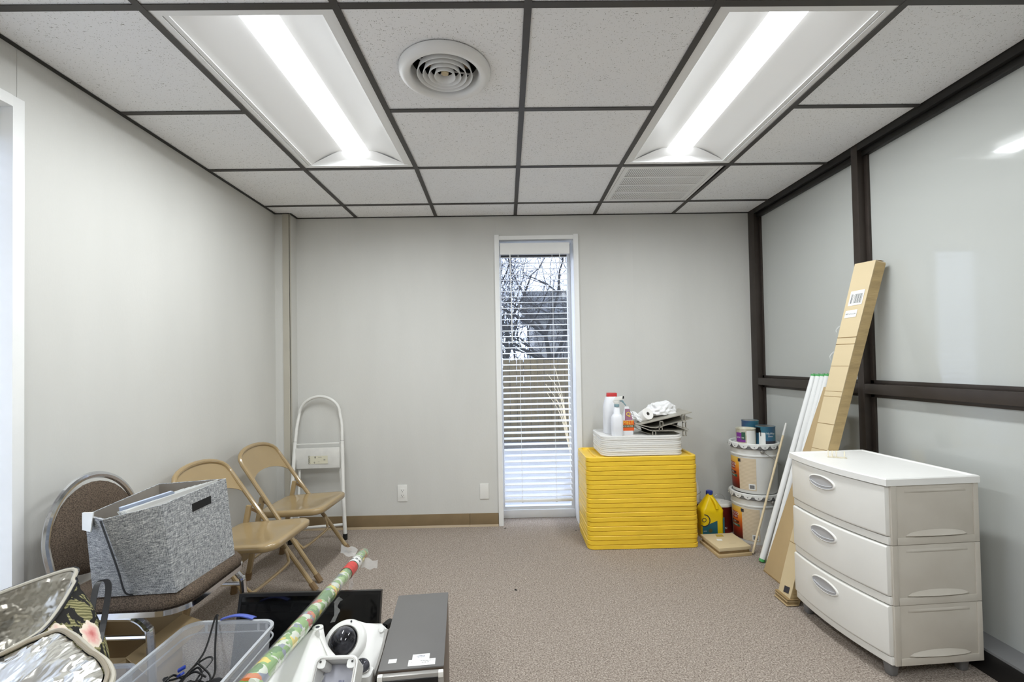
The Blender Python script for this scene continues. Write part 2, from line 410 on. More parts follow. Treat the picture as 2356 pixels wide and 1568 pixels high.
# back wall: backing + seamed panels
wb = sempty('wall_back')
WX0, WX1, WZ1 = -.04, .533, 2.19
def wpart(name, polys, y0, y1, m=M_wall, **kw):
    b = NB()
    for (x0, x1, z0, z1) in polys: bx(b, x0, x1, y0, y1, z0, z1)
    return part(wb, name, b, m, **kw)
TOP = CZ + .10
wpart('backing', [(XL - .2, WX0 - .001, 0, TOP), (WX1 + .001, XR + .15, 0, TOP), (WX0 - .001, WX1 + .001, WZ1, TOP)], YB + .012, 3.83)
seams = [XL + .0, -1.265, -.064, .993, XR + .1]
for i in range(4):
    x0, x1 = seams[i] + .0001, seams[i + 1] - .0001
    if i == 2:
        wpart('wall_panel', [(WX1 + .001, x1, 0, TOP), (x0, WX1 + .001, WZ1, TOP)], YB, YB + .012)
    elif i == 1:
        wpart('wall_panel', [(x0, x1, 0, TOP)], YB, YB + .012)
    else: wpart('wall_panel', [(x0, x1, 0, TOP)], YB, YB + .012)
b = NB(); bx(b, XL, -1.592, 3.45, YB, 0, TOP); struct('trim_1', b, M_wall)
b = NB(); bx(b, -1.64, -1.588, 3.444, 3.452, 0, CZ); bx(b, -1.592, -1.586, 3.444, 3.46, 0, CZ); struct('trim_2', b, M_pil)
# left wall with window opening Y .35 .. 1.61
LY0, LY1, LZ0, LZ1 = .55, 1.612, .10, 2.15
wl = sempty('wall_left')
for (y0, y1) in ((1.6368, YB), (LY1 + .003, 1.6355), (-.6, LY0 - .003), (YF, -.603)):
    b = NB(); bx(b, XL - .22, XL, y0, y1, 0, TOP); part(wl, 'wall_panel', b, M_wall)
b = NB(); bx(b, XL - .22, XL, LY0 - .003, LY1 + .003, LZ1 + .003, TOP); bx(b, XL - .22, XL, LY0 - .003, LY1 + .003, 0, LZ0 - .003); part(wl, 'wall_panel', b, M_wall)
b = NB(); bx(b, XL - .3, XR + .4, YF - .15, YF, -.0, TOP); struct('wall_front', b, M_wall)
b = NB(); bx(b, .2, 1.1, YF, YF + .03, 0, 2.05); struct('door_1', b, M_bronze)

# right wall: glazed partition
wr_ = sempty('wall_right'); GXP = 1.945
def rp(name, boxes, m=M_bronze, **kw):
    b = NB()
    for q in boxes: bx(b, *q)
    return part(wr_, name, b, m, **kw)
def rpost(ya, yb, ztop=CZ + .05):
    rp('mullion', [(XR, GXP + .05, ya, yb, 0, ztop)], bevel=.0015)
    for y0, y1 in ((ya - .024, ya), (yb, yb + .024)):
        rp('glazing_stop', [(GXP - .012, GXP + .02, y0, y1, .09, 2.33)], bevel=.001)
rpost(3.482, 3.60); rpost(2.442, 2.487); rpost(1.02, 1.065); rpost(-.40, -.355); rpost(-1.82, -1.775)
segs = [(2.487, 3.482), (1.065, 2.442), (-.355, 1.02), (-1.775, -.40), (YF, -1.82)]
for y0, y1 in segs:
    rp('transom', [(XR, GXP + .05, y0, y1, 1.04, 1.092)], bevel=.0015)
    rp('glazing_stop', [(GXP - .012, GXP + .02, y0, y1, 1.092, 1.111), (GXP - .012, GXP + .02, y0, y1, 1.021, 1.04)], bevel=.001)
    rp('header', [(XR, GXP + .05, y0, y1, 2.338, CZ + .05)], mat('black_header', (40, 38, 36), .38, .3), bevel=.0025)
    rp('glazing_stop', [(GXP - .025, GXP + .02, y0, y1, 2.306, 2.338)], MATS['black_header'], bevel=.006)
    rp('pane', [(GXP, GXP + .008, y0 + .002, y1 - .002, 1.10, 2.32)], M_pane)
    rp('pane', [(GXP, GXP + .008, y0 + .002, y1 - .002, .08, 1.03)], M_pane)
rp('sill_cap', [(XR - .062, GXP + .02, YF, 3.56, .088, .097)], M_footgrey)
rp('base_box', [(XR - .065, GXP + .05, YF, 3.56, 0, .088)], M_blackgasket, bevel=.002)
b = NB(); bx(b, GXP + .06, GXP + .12, YF, 3.83, 0, TOP); part(wr_, 'backing', b, M_wall)

# baseboards
bb = sempty('baseboard_back')
for x0, x1 in ((-1.586, -.2975), (-.296, -.078), (.575, 1.895)):
    b = NB(); bx(b, x0, x1, YB - .007, YB, .012, .098); s_ = part(bb, 'cove_base', b, M_base, bevel=.0015)
    b = NB(); hexa(b, [(x0, YB - .018, 0), (x1, YB - .018, 0), (x1, YB, 0), (x0, YB, 0)], [(x0, YB - .007, .014), (x1, YB - .007, .014), (x1, YB, .014), (x0, YB, .014)]); part(bb, 'base_toe', b, M_baselip)
b = NB(); bx(b, XL, XL + .007, 1.66, 3.45, .0, .098); struct('baseboard_left', b, M_base)

# ------------------------------------------------------------ ceiling: tiles on a bent grid
ce = sempty('ceiling')
b = NB(); bx(b, XL - .3, XR + .4, YF - .15, 3.83, CZ + .12, CZ + .2); part(ce, 'deck', b, M_dark)
cols = [GX + T * k for k in range(-2, 3)]
rows = [GY + T * k for k in range(-6, 4)]
def gx(ci, ry):
    """grid line x at row y, with the slight bow seen in the real grid"""
    off = {0: -.012, 1: .020, 2: 0, 3: -.014, 4: .016}[ci]
    w = (ry - rows[6]) / (rows[8] - rows[6]) if ry < rows[8] else (YB - ry) / (YB - rows[8])
    w = max(0, min(1, w))
    return cols[ci] + off * w
FW = .0125
def cx_(i, y):   # i = -1 is the left wall, 5 the right wall
    return XL if i == -1 else (XR if i == 5 else gx(i, y))
ybounds = [YF] + rows + [YB]
LIGHTS = [(0, 7), (3, 7), (0, 3), (3, 3)]           # (column bay, row index where the 2x4 cell starts in ybounds)
skip = set()
for (c, r) in LIGHTS: skip.add((c, r)); skip.add((c, r + 1))
skip.add((3, 9))
VENT = (1, 7)
for r in range(len(ybounds) - 1):
    y0, y1 = ybounds[r], ybounds[r + 1]
    for i in range(-1, 5):
        if (i, r) in skip: continue
        q = [(cx_(i, y0) + .004, y0 + .004), (cx_(i + 1, y0) - .004, y0 + .004), (cx_(i + 1, y1) - .004, y1 - .004), (cx_(i, y1) + .004, y1 - .004)]
        if r == len(ybounds) - 2 and i == -1:
            q = [(XL + .004, y0 + .004), (q[1][0], y0 + .004), (q[2][0], y1 - .004), (-1.585, y1 - .004), (-1.585, 3.452), (XL + .004, 3.452)]
        dz = random.uniform(0, .0012)
        cxm = sum(p_[0] for p_ in q) / len(q); cym = sum(p_[1] for p_ in q) / len(q)
        bot = [(x - cxm, y - cym, 0) for x, y in q]; top = [(x - cxm, y - cym, .014) for x, y in q]
        b = NB()
        if (i, r) == VENT:
            ring = [b.verts.new(p_) for p_ in bot]; n = 24; hc = (-.218 - cxm, 1.785 - cym)
            circ = [b.verts.new((hc[0] + .14 * math.cos(2 * PI * k / n), hc[1] + .14 * math.sin(2 * PI * k / n), 0)) for k in range(n)]
            es = [b.edges.new((ring[k], ring[(k + 1) % 4])) for k in range(4)] + [b.edges.new((circ[k], circ[(k + 1) % n])) for k in range(n)]
            bmesh.ops.triangle_fill(b, edges=es, use_beauty=True)
            thick(b, .014)
            zm = min(v_.co.z for v_ in b.verts)
            for v_ in b.verts: v_.co.z -= zm
        else: hexa(b, bot, top)
        o = bpy.data.objects.new('ceiling_tile', mkmesh('ceiling_tile', b, M_tile)); COL.objects.link(o); o.parent = ce
        o.location = (cxm, cym, CZ + .0035 + dz)
# main tees
for i in range(5):
    ys = ybounds
    for a_, c_ in zip(ys[:-1], ys[1:]):
        b = NB(); x0, x1 = gx(i, a_), gx(i, c_)
        hexa(b, [(x0 - FW, a_, CZ - .001), (x0 + FW, a_, CZ - .001), (x1 + FW, c_, CZ - .001), (x1 - FW, c_, CZ - .001)],
             [(x0 - FW, a_, CZ + .002), (x0 + FW, a_, CZ + .002), (x1 + FW, c_, CZ + .002), (x1 - FW, c_, CZ + .002)])
        hexa(b, [(x0 - .001, a_, CZ + .002), (x0 + .001, a_, CZ + .002), (x1 + .001, c_, CZ + .002), (x1 - .001, c_, CZ + .002)], [(x0 - .001, a_, CZ + .035), (x0 + .001, a_, CZ + .035), (x1 + .001, c_, CZ + .035), (x1 - .001, c_, CZ + .035)])
        part(ce, 'main_tee', b, M_grid)
mids = {(c, r + 1) for c, r in LIGHTS}
for ri, y in enumerate(rows):
    for i in range(-1, 5):
        if (i, ri + 1) in mids: continue
        x0, x1 = cx_(i, y) + (FW if i >= 0 else 0), cx_(i + 1, y) - (FW if i < 4 else 0)
        b = NB(); bx(b, x0, x1, y - FW, y + FW, CZ - .0002, CZ + .002); bx(b, x0, x1, y - .001, y + .001, CZ + .002, CZ + .035)
        part(ce, 'cross_tee', b, M_grid)
b = NB()
for q in ((XL, XL + .018, YF, 3.45), (XL, -1.586, 3.434, 3.452), (-1.588, -1.572, 3.44, YB), (-1.588, XR, YB - .012, YB)):
    bx(b, q[0], q[1], q[2], q[3], CZ - .001, CZ + .0025)
part(ce, 'wall_angle', b, M_gridk)

# troffers
def troffer(c, r, label):
    y0, y1 = ybounds[r] + FW + .001, ybounds[r + 2] - FW - .001
    x0 = max(gx(c, ybounds[r]), gx(c, ybounds[r + 2])) + FW * .5; x1 = min(gx(c + 1, ybounds[r]), gx(c + 1, ybounds[r + 2])) - FW * .5
    x0 = GX + T * (c - 2) + FW * .9; x1 = x0 + T - FW * 1.8
    xm = (x0 + x1) / 2; z = CZ + .0035
    t = thing('ceiling_light', label, 'ceiling light', (xm, (y0 + y1) / 2, CZ), group='recessed two by four ceiling lights')
    b = NB(); w = .026
    for q in ((x0, x0 + w, y0, y1), (x1 - w, x1, y0, y1), (x0 + w, x1 - w, y0, y0 + w), (x0 + w, x1 - w, y1 - w, y1)): bx(b, *q, z, z + .006)
    part(t, 'frame', b, M_fix, world=True)
    b = NB(); w2 = .034
    for q in ((x0 + w + .002, x0 + w2 + .012, y0 + w, y1 - w), (x1 - w2 - .012, x1 - w - .002, y0 + w, y1 - w)): bx(b, *q, z + .004, z + .010)
    part(t, 'door_frame', b, M_fix, world=True)
    # curved reflectors
    ra, rb = x0 + w2 + .008, xm - .067
    for s_ in (0, 1):
        b = NB()
        def fn(u, v_, s_=s_):
            x = ra + (rb - ra) * u; zz = z + .006 + .062 * math.sin(min(1, u * 1.05) * PI / 2) - .004 * u
            if s_: x = 2 * xm - x
            return (x, y0 + w + (y1 - y0 - 2 * w) * v_, zz)
        surf(b, 8, 2, fn); part(t, 'reflector', b, M_fix, world=True)
    for yy, d in ((y0 + w, 1), (y1 - w, -1)):
        b = NB()
        def fn(u, v_):
            x = x0 + w2 + (x1 - x0 - 2 * w2) * u; k = 1 - abs(2 * u - 1)
            return (x, yy + d * .045 * v_ * min(1, k * 1.4), z + .005 + (.060 * min(1, k * 1.6)) * v_ )
        surf(b, 12, 3, fn); part(t, 'end_plate', b, M_fix, world=True)
    b = NB(); yc0, yc1 = y0 + .032, y1 - .032
    def fn(u, v_):
        a = (u - .5) * 2
        e = min(1, min(v_, 1 - v_) / .02)
        return (xm + a * .068, yc0 + (yc1 - yc0) * v_, z + .064 - .036 * (1 - a * a) * e)
    surf(b, 10, 60, fn); part(t, 'lens', b, M_lensglow, world=True)
    la = bpy.data.lights.new('lamp', 'AREA'); la.shape = 'RECTANGLE'; la.size = .120; la.size_y = yc1 - yc0 - .03
    la.energy = LAMP * (1.25 if r == 3 else .92); la.color = (.93, .975, 1.0); la.spread = math.radians(176)  # rear pair is added out of view, run stronger to even the lighting
    lo = bpy.data.objects.new('lamp', la); COL.objects.link(lo); lo.parent = t; lo.location = (0, 0, z + .0270 - CZ)
    b = NB(); bx(b, x0 + .01, x1 - .01, y0 + .01, y1 - .01, z + .078, z + .082)
    part(t, 'housing', b, M_fix, world=True)
    for ch in t.children:                              # follow the slightly bowed tees
        if ch.type != 'MESH': continue
        for v_ in ch.data.vertices:
            X, Y = v_.co.x + t.location.x, v_.co.y + t.location.y
            xa, xb = gx(c, Y) + FW * .9, gx(c + 1, Y) - FW * .9
            v_.co.x = xa + (xb - xa) * (X - x0) / (x1 - x0) - t.location.x
troffer(0, 7, 'long recessed ceiling light left of the round air vent')
troffer(3, 7, 'long recessed ceiling light on the right, next to the slotted return grille')
troffer(0, 3, 'added unseen ceiling light behind the viewpoint on the left side')
troffer(3, 3, 'added unseen ceiling light behind the viewpoint on the right side')

# round diffuser
t = thing('round_air_vent', 'round white ceiling air diffuser with concentric rings in the tile between the lights', 'air vent', (-.218, 1.785, CZ))
R_ = lambda pr: pr
b = NB(); lathe(b, [(.176, .001), (.177, -.006), (.172, -.016), (.158, -.026), (.146, -.028), (.136, -.022), (.131, -.010), (.129, .012), (.128, .040), (.134, .040), (.136, .0), (.150, -.018), (.170, -.006), (.173, .002)], seg=56); part(t, 'flange', b, M_fix, angle=60)
for k, (r0, dz) in enumerate(((.106, -.004), (.084, -.006), (.062, -.008), (.040, -.010))):
    b = NB(); lathe(b, [(r0, -.014 + dz), (r0 + .0015, -.012 + dz), (r0 - .006, .014 + dz), (r0 - .0075, .013 + dz), (r0 - .0015, -.013 + dz), (r0, -.014 + dz)], seg=48)
    part(t, 'cone_ring', b, M_fix, angle=60)
b = NB(); lathe(b, [(.135, .045), (.135, .15), (.001, .15)], seg=32); part(t, 'duct', b, M_dark)
b = NB()
for k in range(4):
    a = k * PI / 2 + .5; bar(b, (.03 * math.cos(a), .03 * math.sin(a), .010), (.125 * math.cos(a), .125 * math.sin(a), .022), .003, .006)
part(t, 'spoke', b, M_fix)
b = NB(); lathe(b, [(.001, -.012), (.014, -.010), (.016, .006), (.010, .02), (.001, .02)], seg=16); part(t, 'knob', b, M_cork)
b = NB(); bar(b, (-.08, .05, .06), (.06, .03, .075), .03, .004); bar(b, (-.03, -.02, .05), (.09, .07, .06), .02, .004); part(t, 'damper', b, M_tancap)

# slotted return grille
x0, x1, y0, y1 = gx(3, rows[8]) + FW + .002, gx(4, rows[9]) - FW - .003, rows[8] + FW, rows[9] - FW
t = thing('return_grille', 'white slotted return air grille beyond the right ceiling light', 'air vent', ((x0 + x1) / 2, (y0 + y1) / 2, CZ))
b = NB(); z = CZ + .003
m_ = .05
for q in ((x0, x0 + m_, y0, y1), (x1 - m_, x1, y0, y1), (x0 + m_, x1 - m_, y0, y0 + .035), (x0 + m_, x1 - m_, y1 - .035, y1)): bx(b, *q, z - .001, z + .004)
for k in range(1, 4):
    yy = y0 + .035 + (y1 - y0 - .07) * k / 4; bx(b, x0 + m_, x1 - m_, yy - .010, yy + .010, z - .001, z + .004)
part(t, 'face_frame', b, M_fix, world=True)
b = NB()
for k in range(42):
    xx = x0 + m_ + (x1 - x0 - 2 * m_) * (k + .5) / 42
    bar(b, (xx + .003, y0 + .035, z + .004), (xx + .003, y1 - .035, z + .004), .0080, .0012, (.35, 0, 1))
part(t, 'louver_fins', b, M_fix, world=True, kind='stuff')
b = NB(); bx(b, x0 + .01, x1 - .01, y0 + .01, y1 - .01, z + .018, z + .020); part(t, 'backing', b, M_dark, world=True)
b = NB(); bx(b, x0 + .018, x0 + .020, y0 + .01, y1 - .01, z - .0016, z); bx(b, x1 - .020, x1 - .018, y0 + .01, y1 - .01, z - .0016, z); bx(b, x0 + .018, x1 - .018, y0 + .012, y0 + .014, z - .0016, z)
part(t, 'hinge_line', b, M_silver, world=True)

# ------------------------------------------------------------ windows and blinds
w1 = sempty('window_1')
b = NB(); bx(b, WX0 - .035, WX0, YB - .014, YRW + .01, 0, 2.222); part(w1, 'jamb_trim', b, M_trim, bevel=.001)
b = NB(); bx(b, WX1, WX1 + .037, YB - .014, YRW + .01, 0, 2.222); part(w1, 'jamb_trim', b, M_trim, bevel=.001)
b = NB(); bx(b, WX0, WX1, YB - .008, YRW + .01, 2.185, 2.215); part(w1, 'head_trim', b, M_trim)
for q in ((WX0, WX0 + .012), (WX1 - .028, WX1)):
    b = NB(); bx(b, q[0] + .001, q[1] - .001, YRW - .035, YRW + .02, .03, 2.19); part(w1, 'sash_frame', b, M_trim)
b = NB(); bx(b, WX0, WX1, YRW - .05, YRW + .02, 0, .062); part(w1, 'bottom_rail', b, M_trim, bevel=.002)
b = NB(); bx(b, WX0, WX1, YRW - .03, YRW + .02, .062, .085); part(w1, 'sash_rail', b, M_trim, bevel=.001)
b = NB(); bx(b, WX0, WX1, YRW - .03, YRW + .02, 2.10, 2.19); part(w1, 'top_rail', b, M_blackgasket)
b = NB(); bx(b, WX0 + .012, WX1 - .028, YRW, YRW + .006, .08, 2.12); part(w1, 'pane', b, M_glass)

SLAT = None
def blind(name, label, n, pitch_, ztop, width, origin, rot, hv=.075):
    """local: x across, y outwards, z up; slats tilted, outer edge higher"""
    t = thing(name, label, 'window blind', origin, rot)
    b = NB(); bx(b, 0, width, -.004, .052, ztop - .005, ztop + hv - .006); part(t, 'headrail', b, M_trim, bevel=.002)
    b = NB(); bx(b, -.006, width + .006, -.012, -.004, ztop - .012, ztop + hv); part(t, 'valance', b, M_trim, bevel=.0015)
    b = NB(); tilt = math.radians(9)
    prof = [(-.025, -.0015), (-.012, .0004), (0, .0012), (.012, .0004), (.025, -.0015)]
    low = [(y * math.cos(tilt) - (z - .0028) * math.sin(tilt), y * math.sin(tilt) + (z - .0028) * math.cos(tilt)) for y, z in prof]
    up = [(y * math.cos(tilt) - z * math.sin(tilt), y * math.sin(tilt) + z * math.cos(tilt)) for y, z in prof]
    ring = low + up[::-1]
    hexa(b, [(.004, y, z) for y, z in ring], [(width - .004, y, z) for y, z in ring])
    me = mkmesh('slat', b, M_blindw)
    for k in range(n):
        o = bpy.data.objects.new('slat', me); COL.objects.link(o); o.parent = t; o.location = (0, .026, ztop - .028 - pitch_ * k)
    zb = ztop - .028 - pitch_ * (n - 1) - .030
    b = NB(); bx(b, .002, width - .002, .002, .050, zb - .020, zb); part(t, 'bottom_rail', b, M_trim, bevel=.003)
    for fx in (.26, .76):
        for yy in (.0005, .0525):
            b = NB(); tube(b, [(width * fx, yy, ztop), (width * fx, yy, zb)], .0009, 5); part(t, 'ladder_cord', b, M_trim)
        b = NB(); lathe(b, [(.001, -.008), (.008, -.007), (.009, 0)], (width * fx, .026, zb - .020), 12); part(t, 'cord_button', b, M_trim)
    return t, zb
tb, zb = blind('window_blind', 'white slatted blind hanging in the narrow back window', 43, .0438, 2.085, .528, (-.030, YB + .012, 0), 0)
b = NB(); tube(b, [(.073, -.016, 2.075), (.078, -.018, 1.72), (.080, -.02, 1.385)], .004, 8); part(tb, 'tilt_wand', b, M_trim)
b = NB(); tube(b, [(.455, -.014, 2.075), (.456, -.014, 1.98)], .003, 8); part(tb, 'lift_cord', b, M_trim)
# left window, mostly out of view
w2 = sempty('window_2')
b = NB(); bx(b, XL - .2, XL + .012, LY1, LY1 + .040, .02, 2.19); part(w2, 'jamb_trim', b, M_trim, bevel=.0015)
b = NB(); bx(b, XL - .2, XL + .012, LY0 - .04, LY0, .02, 2.19); part(w2, 'jamb_trim', b, M_trim, bevel=.0015)
b = NB(); bx(b, XL - .2, XL + .014, LY0, LY1, 2.15, 2.19); part(w2, 'head_trim', b, M_trim, bevel=.0015)
b = NB(); bx(b, XL - .2, XL + .012, LY0, LY1, .06, .10); part(w2, 'stool', b, M_trim, bevel=.0015)
b = NB(); bx(b, XL - .20, XL - .19, LY0, LY1, .1, 2.15); part(w2, 'pane', b, M_glass)
blind('window_blind', 'white slatted blind of the window on the left wall', 44, .0438, 2.06, 1.03, (XL - .055, LY0 + .016, 0), PI / 2)

# outlets
def plate(loc, w, h, label, slots):
    t = thing('wall_outlet' if slots else 'blank_wall_plate', label, 'wall plate', loc)
    b = NB(); bx(b, -w / 2, w / 2, -.006, 0, -h / 2, h / 2); part(t, 'cover_plate', b, M_outlet, bevel=.002)
    if slots:
        b = NB(); bx(b, -.017, .017, -.008, -.005, -.034, .034); part(t, 'receptacle', b, M_outlet, bevel=.001)
        for s_ in (-1, 1):
            b = NB(); z = s_ * .019
            bx(b, -.0085, -.0065, -.0086, -.008, z - .001, z + .008); bx(b, .0065, .0085, -.0086, -.008, z, z + .008); lathe(b, [(.0001, -.0001), (.0028, -.0001), (.0028, .0005), (.0001, .0005)], (0, -.0083, z - .008), 10, Matrix.Rotation(PI / 2, 3, 'X'))
            part(t, 'slot', b, M_slot)
plate((-.805, YB, .2625), .074, .125, 'white duplex power outlet low on the back wall', True)
plate((-.1835, YB, .2625), .068, .115, 'blank white cover plate on the back wall beside the window trim', False)

# ------------------------------------------------------------ outside
b = NB(); bx(b, -14, 16, 3.9, 9.0, -.6, -.42); struct('ground_1', b, M_conc)
b = NB(); bx(b, -14, 16, 9.0, 30, -.6, -.40); struct('ground_2', b, M_gravel)
b = NB(); bx(b, -16, -2.1, -8, 3.9, -.6, -.42); struct('ground_3', b, M_conc)
t = thing('wooden_fence', 'weathered board fence standing beyond the back window', 'fence', (0, 9.6, -.42))
me = None
for k in range(-26, 44):
    if me is None:
        b = NB(); bx(b, -.068, .068, -.01, .01, .04, 1.72); me = mkmesh('board', b, M_fence, bevel=.004, bseg=1)
    o = bpy.data.objects.new('board', me); COL.objects.link(o); o.parent = t; o.location = (k * .142, random.uniform(-.004, .004), random.uniform(-.01, .01))
for z in (.3, 1.4):
    b = NB(); bx(b, -3.9, 6.2, .01, .05, z, z + .09); part(t, 'rail', b, M_fence)
t = thing('house', 'grey sided house with dark roof beyond the fence', 'house', (7.6, 26, -.40))
b = NB(); bx(b, -6, 4, 0, 6, 0, 4.4); part(t, 'wall', b, M_siding)
b = NB(); hexa(b, [(-6.5, -.5, 4.3), (4.5, -.5, 4.3), (4.5, 6.5, 4.3), (-6.5, 6.5, 4.3)], [(-6.5, 2.9, 6.1), (4.5, 2.9, 6.1), (4.5, 3.1, 6.1), (-6.5, 3.1, 6.1)]); part(t, 'roof', b, M_roof)
for xx in (-3.5, -1.2, 1.6):
    b = NB(); bx(b, xx, xx + .9, -.03, .02, 1.2, 2.4); part(t, 'window', b, M_screen)
def tree(label, loc, h, seed, spread=1.0, low=.5):
    rnd = random.Random(seed); bt, bb_ = NB(), NB()
    def rec(p, d, L, r, depth):
        pts = [p]; q = Vector(p); dd = Vector(d)
        for i in range(3):
            dd = (dd + Vector((rnd.uniform(-.25, .25), rnd.uniform(-.25, .25), rnd.uniform(-.12, .2)))).normalized()
            q = q + dd * L / 3; pts.append(q.copy())
        tube(bt if depth == 0 else bb_, pts, [r, r * .85, r * .7, r * .5], 5 if depth < 2 else 3, caps=depth < 2)
        if depth >= 6: return
        for k in range(3 if depth else 7):
            f = pts[1] if k == 0 else (pts[2] if k % 2 else pts[3])
            nd = (dd * .6 + Vector((rnd.uniform(-1, 1) * spread, rnd.uniform(-1, 1) * spread, rnd.uniform(-.35, .8)))).normalized()
            rec(f, nd, L * rnd.uniform(.55, .8), r * .5, depth + 1)
    rec(Vector((0, 0, 0)), Vector((0, 0, 1)), h * low, .10, 0)
    t = thing('bare_tree', label, 'tree', loc)
    part(t, 'trunk', bt, M_bark); part(t, 'branches', bb_, M_bark)
tree('bare tree nearest the window, dark trunk at its left edge', (-.75, 10.6, -.40), 5.2, 3, 1.1, .5)
tree('bare tree far back in the gap between the nearer trees', (.3, 15.5, -.40), 6.4, 21, 1.1, .42)
tree('bare tree beyond the fence in the middle of the window', (1.2, 11.8, -.40), 5.6, 11, 1.2, .42)
tree('bare tree beyond the fence at the right side of the window', (3.2, 12.6, -.40), 5.8, 5, 1.1, .42)
def shrub(label, loc, h, seed):
    rnd = random.Random(seed); b = NB()
    for k in range(16):
        a = rnd.uniform(0, 2 * PI); r1 = rnd.uniform(.2, .75); hh = h * rnd.uniform(.5, 1)
        pts = smoothpath([(0, 0, 0), (r1 * .4 * math.cos(a), r1 * .4 * math.sin(a), hh * .55), (r1 * math.cos(a), r1 * math.sin(a), hh * rnd.uniform(.7, 1))], 4)
        tube(b, pts, [.008] * 5 + [.004] * (len(pts) - 5), 4)
    t = thing('bare_shrub', label, 'shrub', loc); part(t, 'twigs', b, M_wood)
rq = random.Random(8); b = NB()
for k in range(110):
    x = rq.uniform(-1.2, 4.4); y = rq.uniform(-.5, .9); hh = rq.uniform(2.6, 5.2); lx = rq.uniform(-.7, .7)
    pts = smoothpath([(x, y, 0), (x + lx * .2, y, hh * .4), (x + lx * .7 + rq.uniform(-.2, .2), y + rq.uniform(-.2, .2), hh * .75), (x + lx * 1.2, y, hh)], 3)
    tube(b, pts, [.016 - .0013 * i for i in range(len(pts))], 3, caps=False)
    for j in range(9):
        q = pts[rq.randrange(3, len(pts))]; d = Vector((rq.uniform(-1, 1), rq.uniform(-.4, .4), rq.uniform(-.1, .9))) * rq.uniform(.3, .9)
        tube(b, [q, q + d * .5 + Vector((0, 0, rq.uniform(-.1, .1))), q + d], [.007, .005, .003], 3, caps=False)
        for m_ in range(2):
            q2 = q + d * rq.uniform(.4, .9); d2 = Vector((rq.uniform(-1, 1), rq.uniform(-.4, .4), rq.uniform(-.5, .9))) * .35
            tube(b, [q2, q2 + d2], [.004, .002], 3, caps=False)
t = thing('bare_thicket', 'dense leafless thicket of thin stems just beyond the fence', 'thicket', (0, 11.0, -.40)); part(t, 'twigs', b, M_bark, kind='stuff')
shrub('leafless shrub in front of the fence seen low through the blind', (1.15, 8.6, -.42), 1.9, 4)

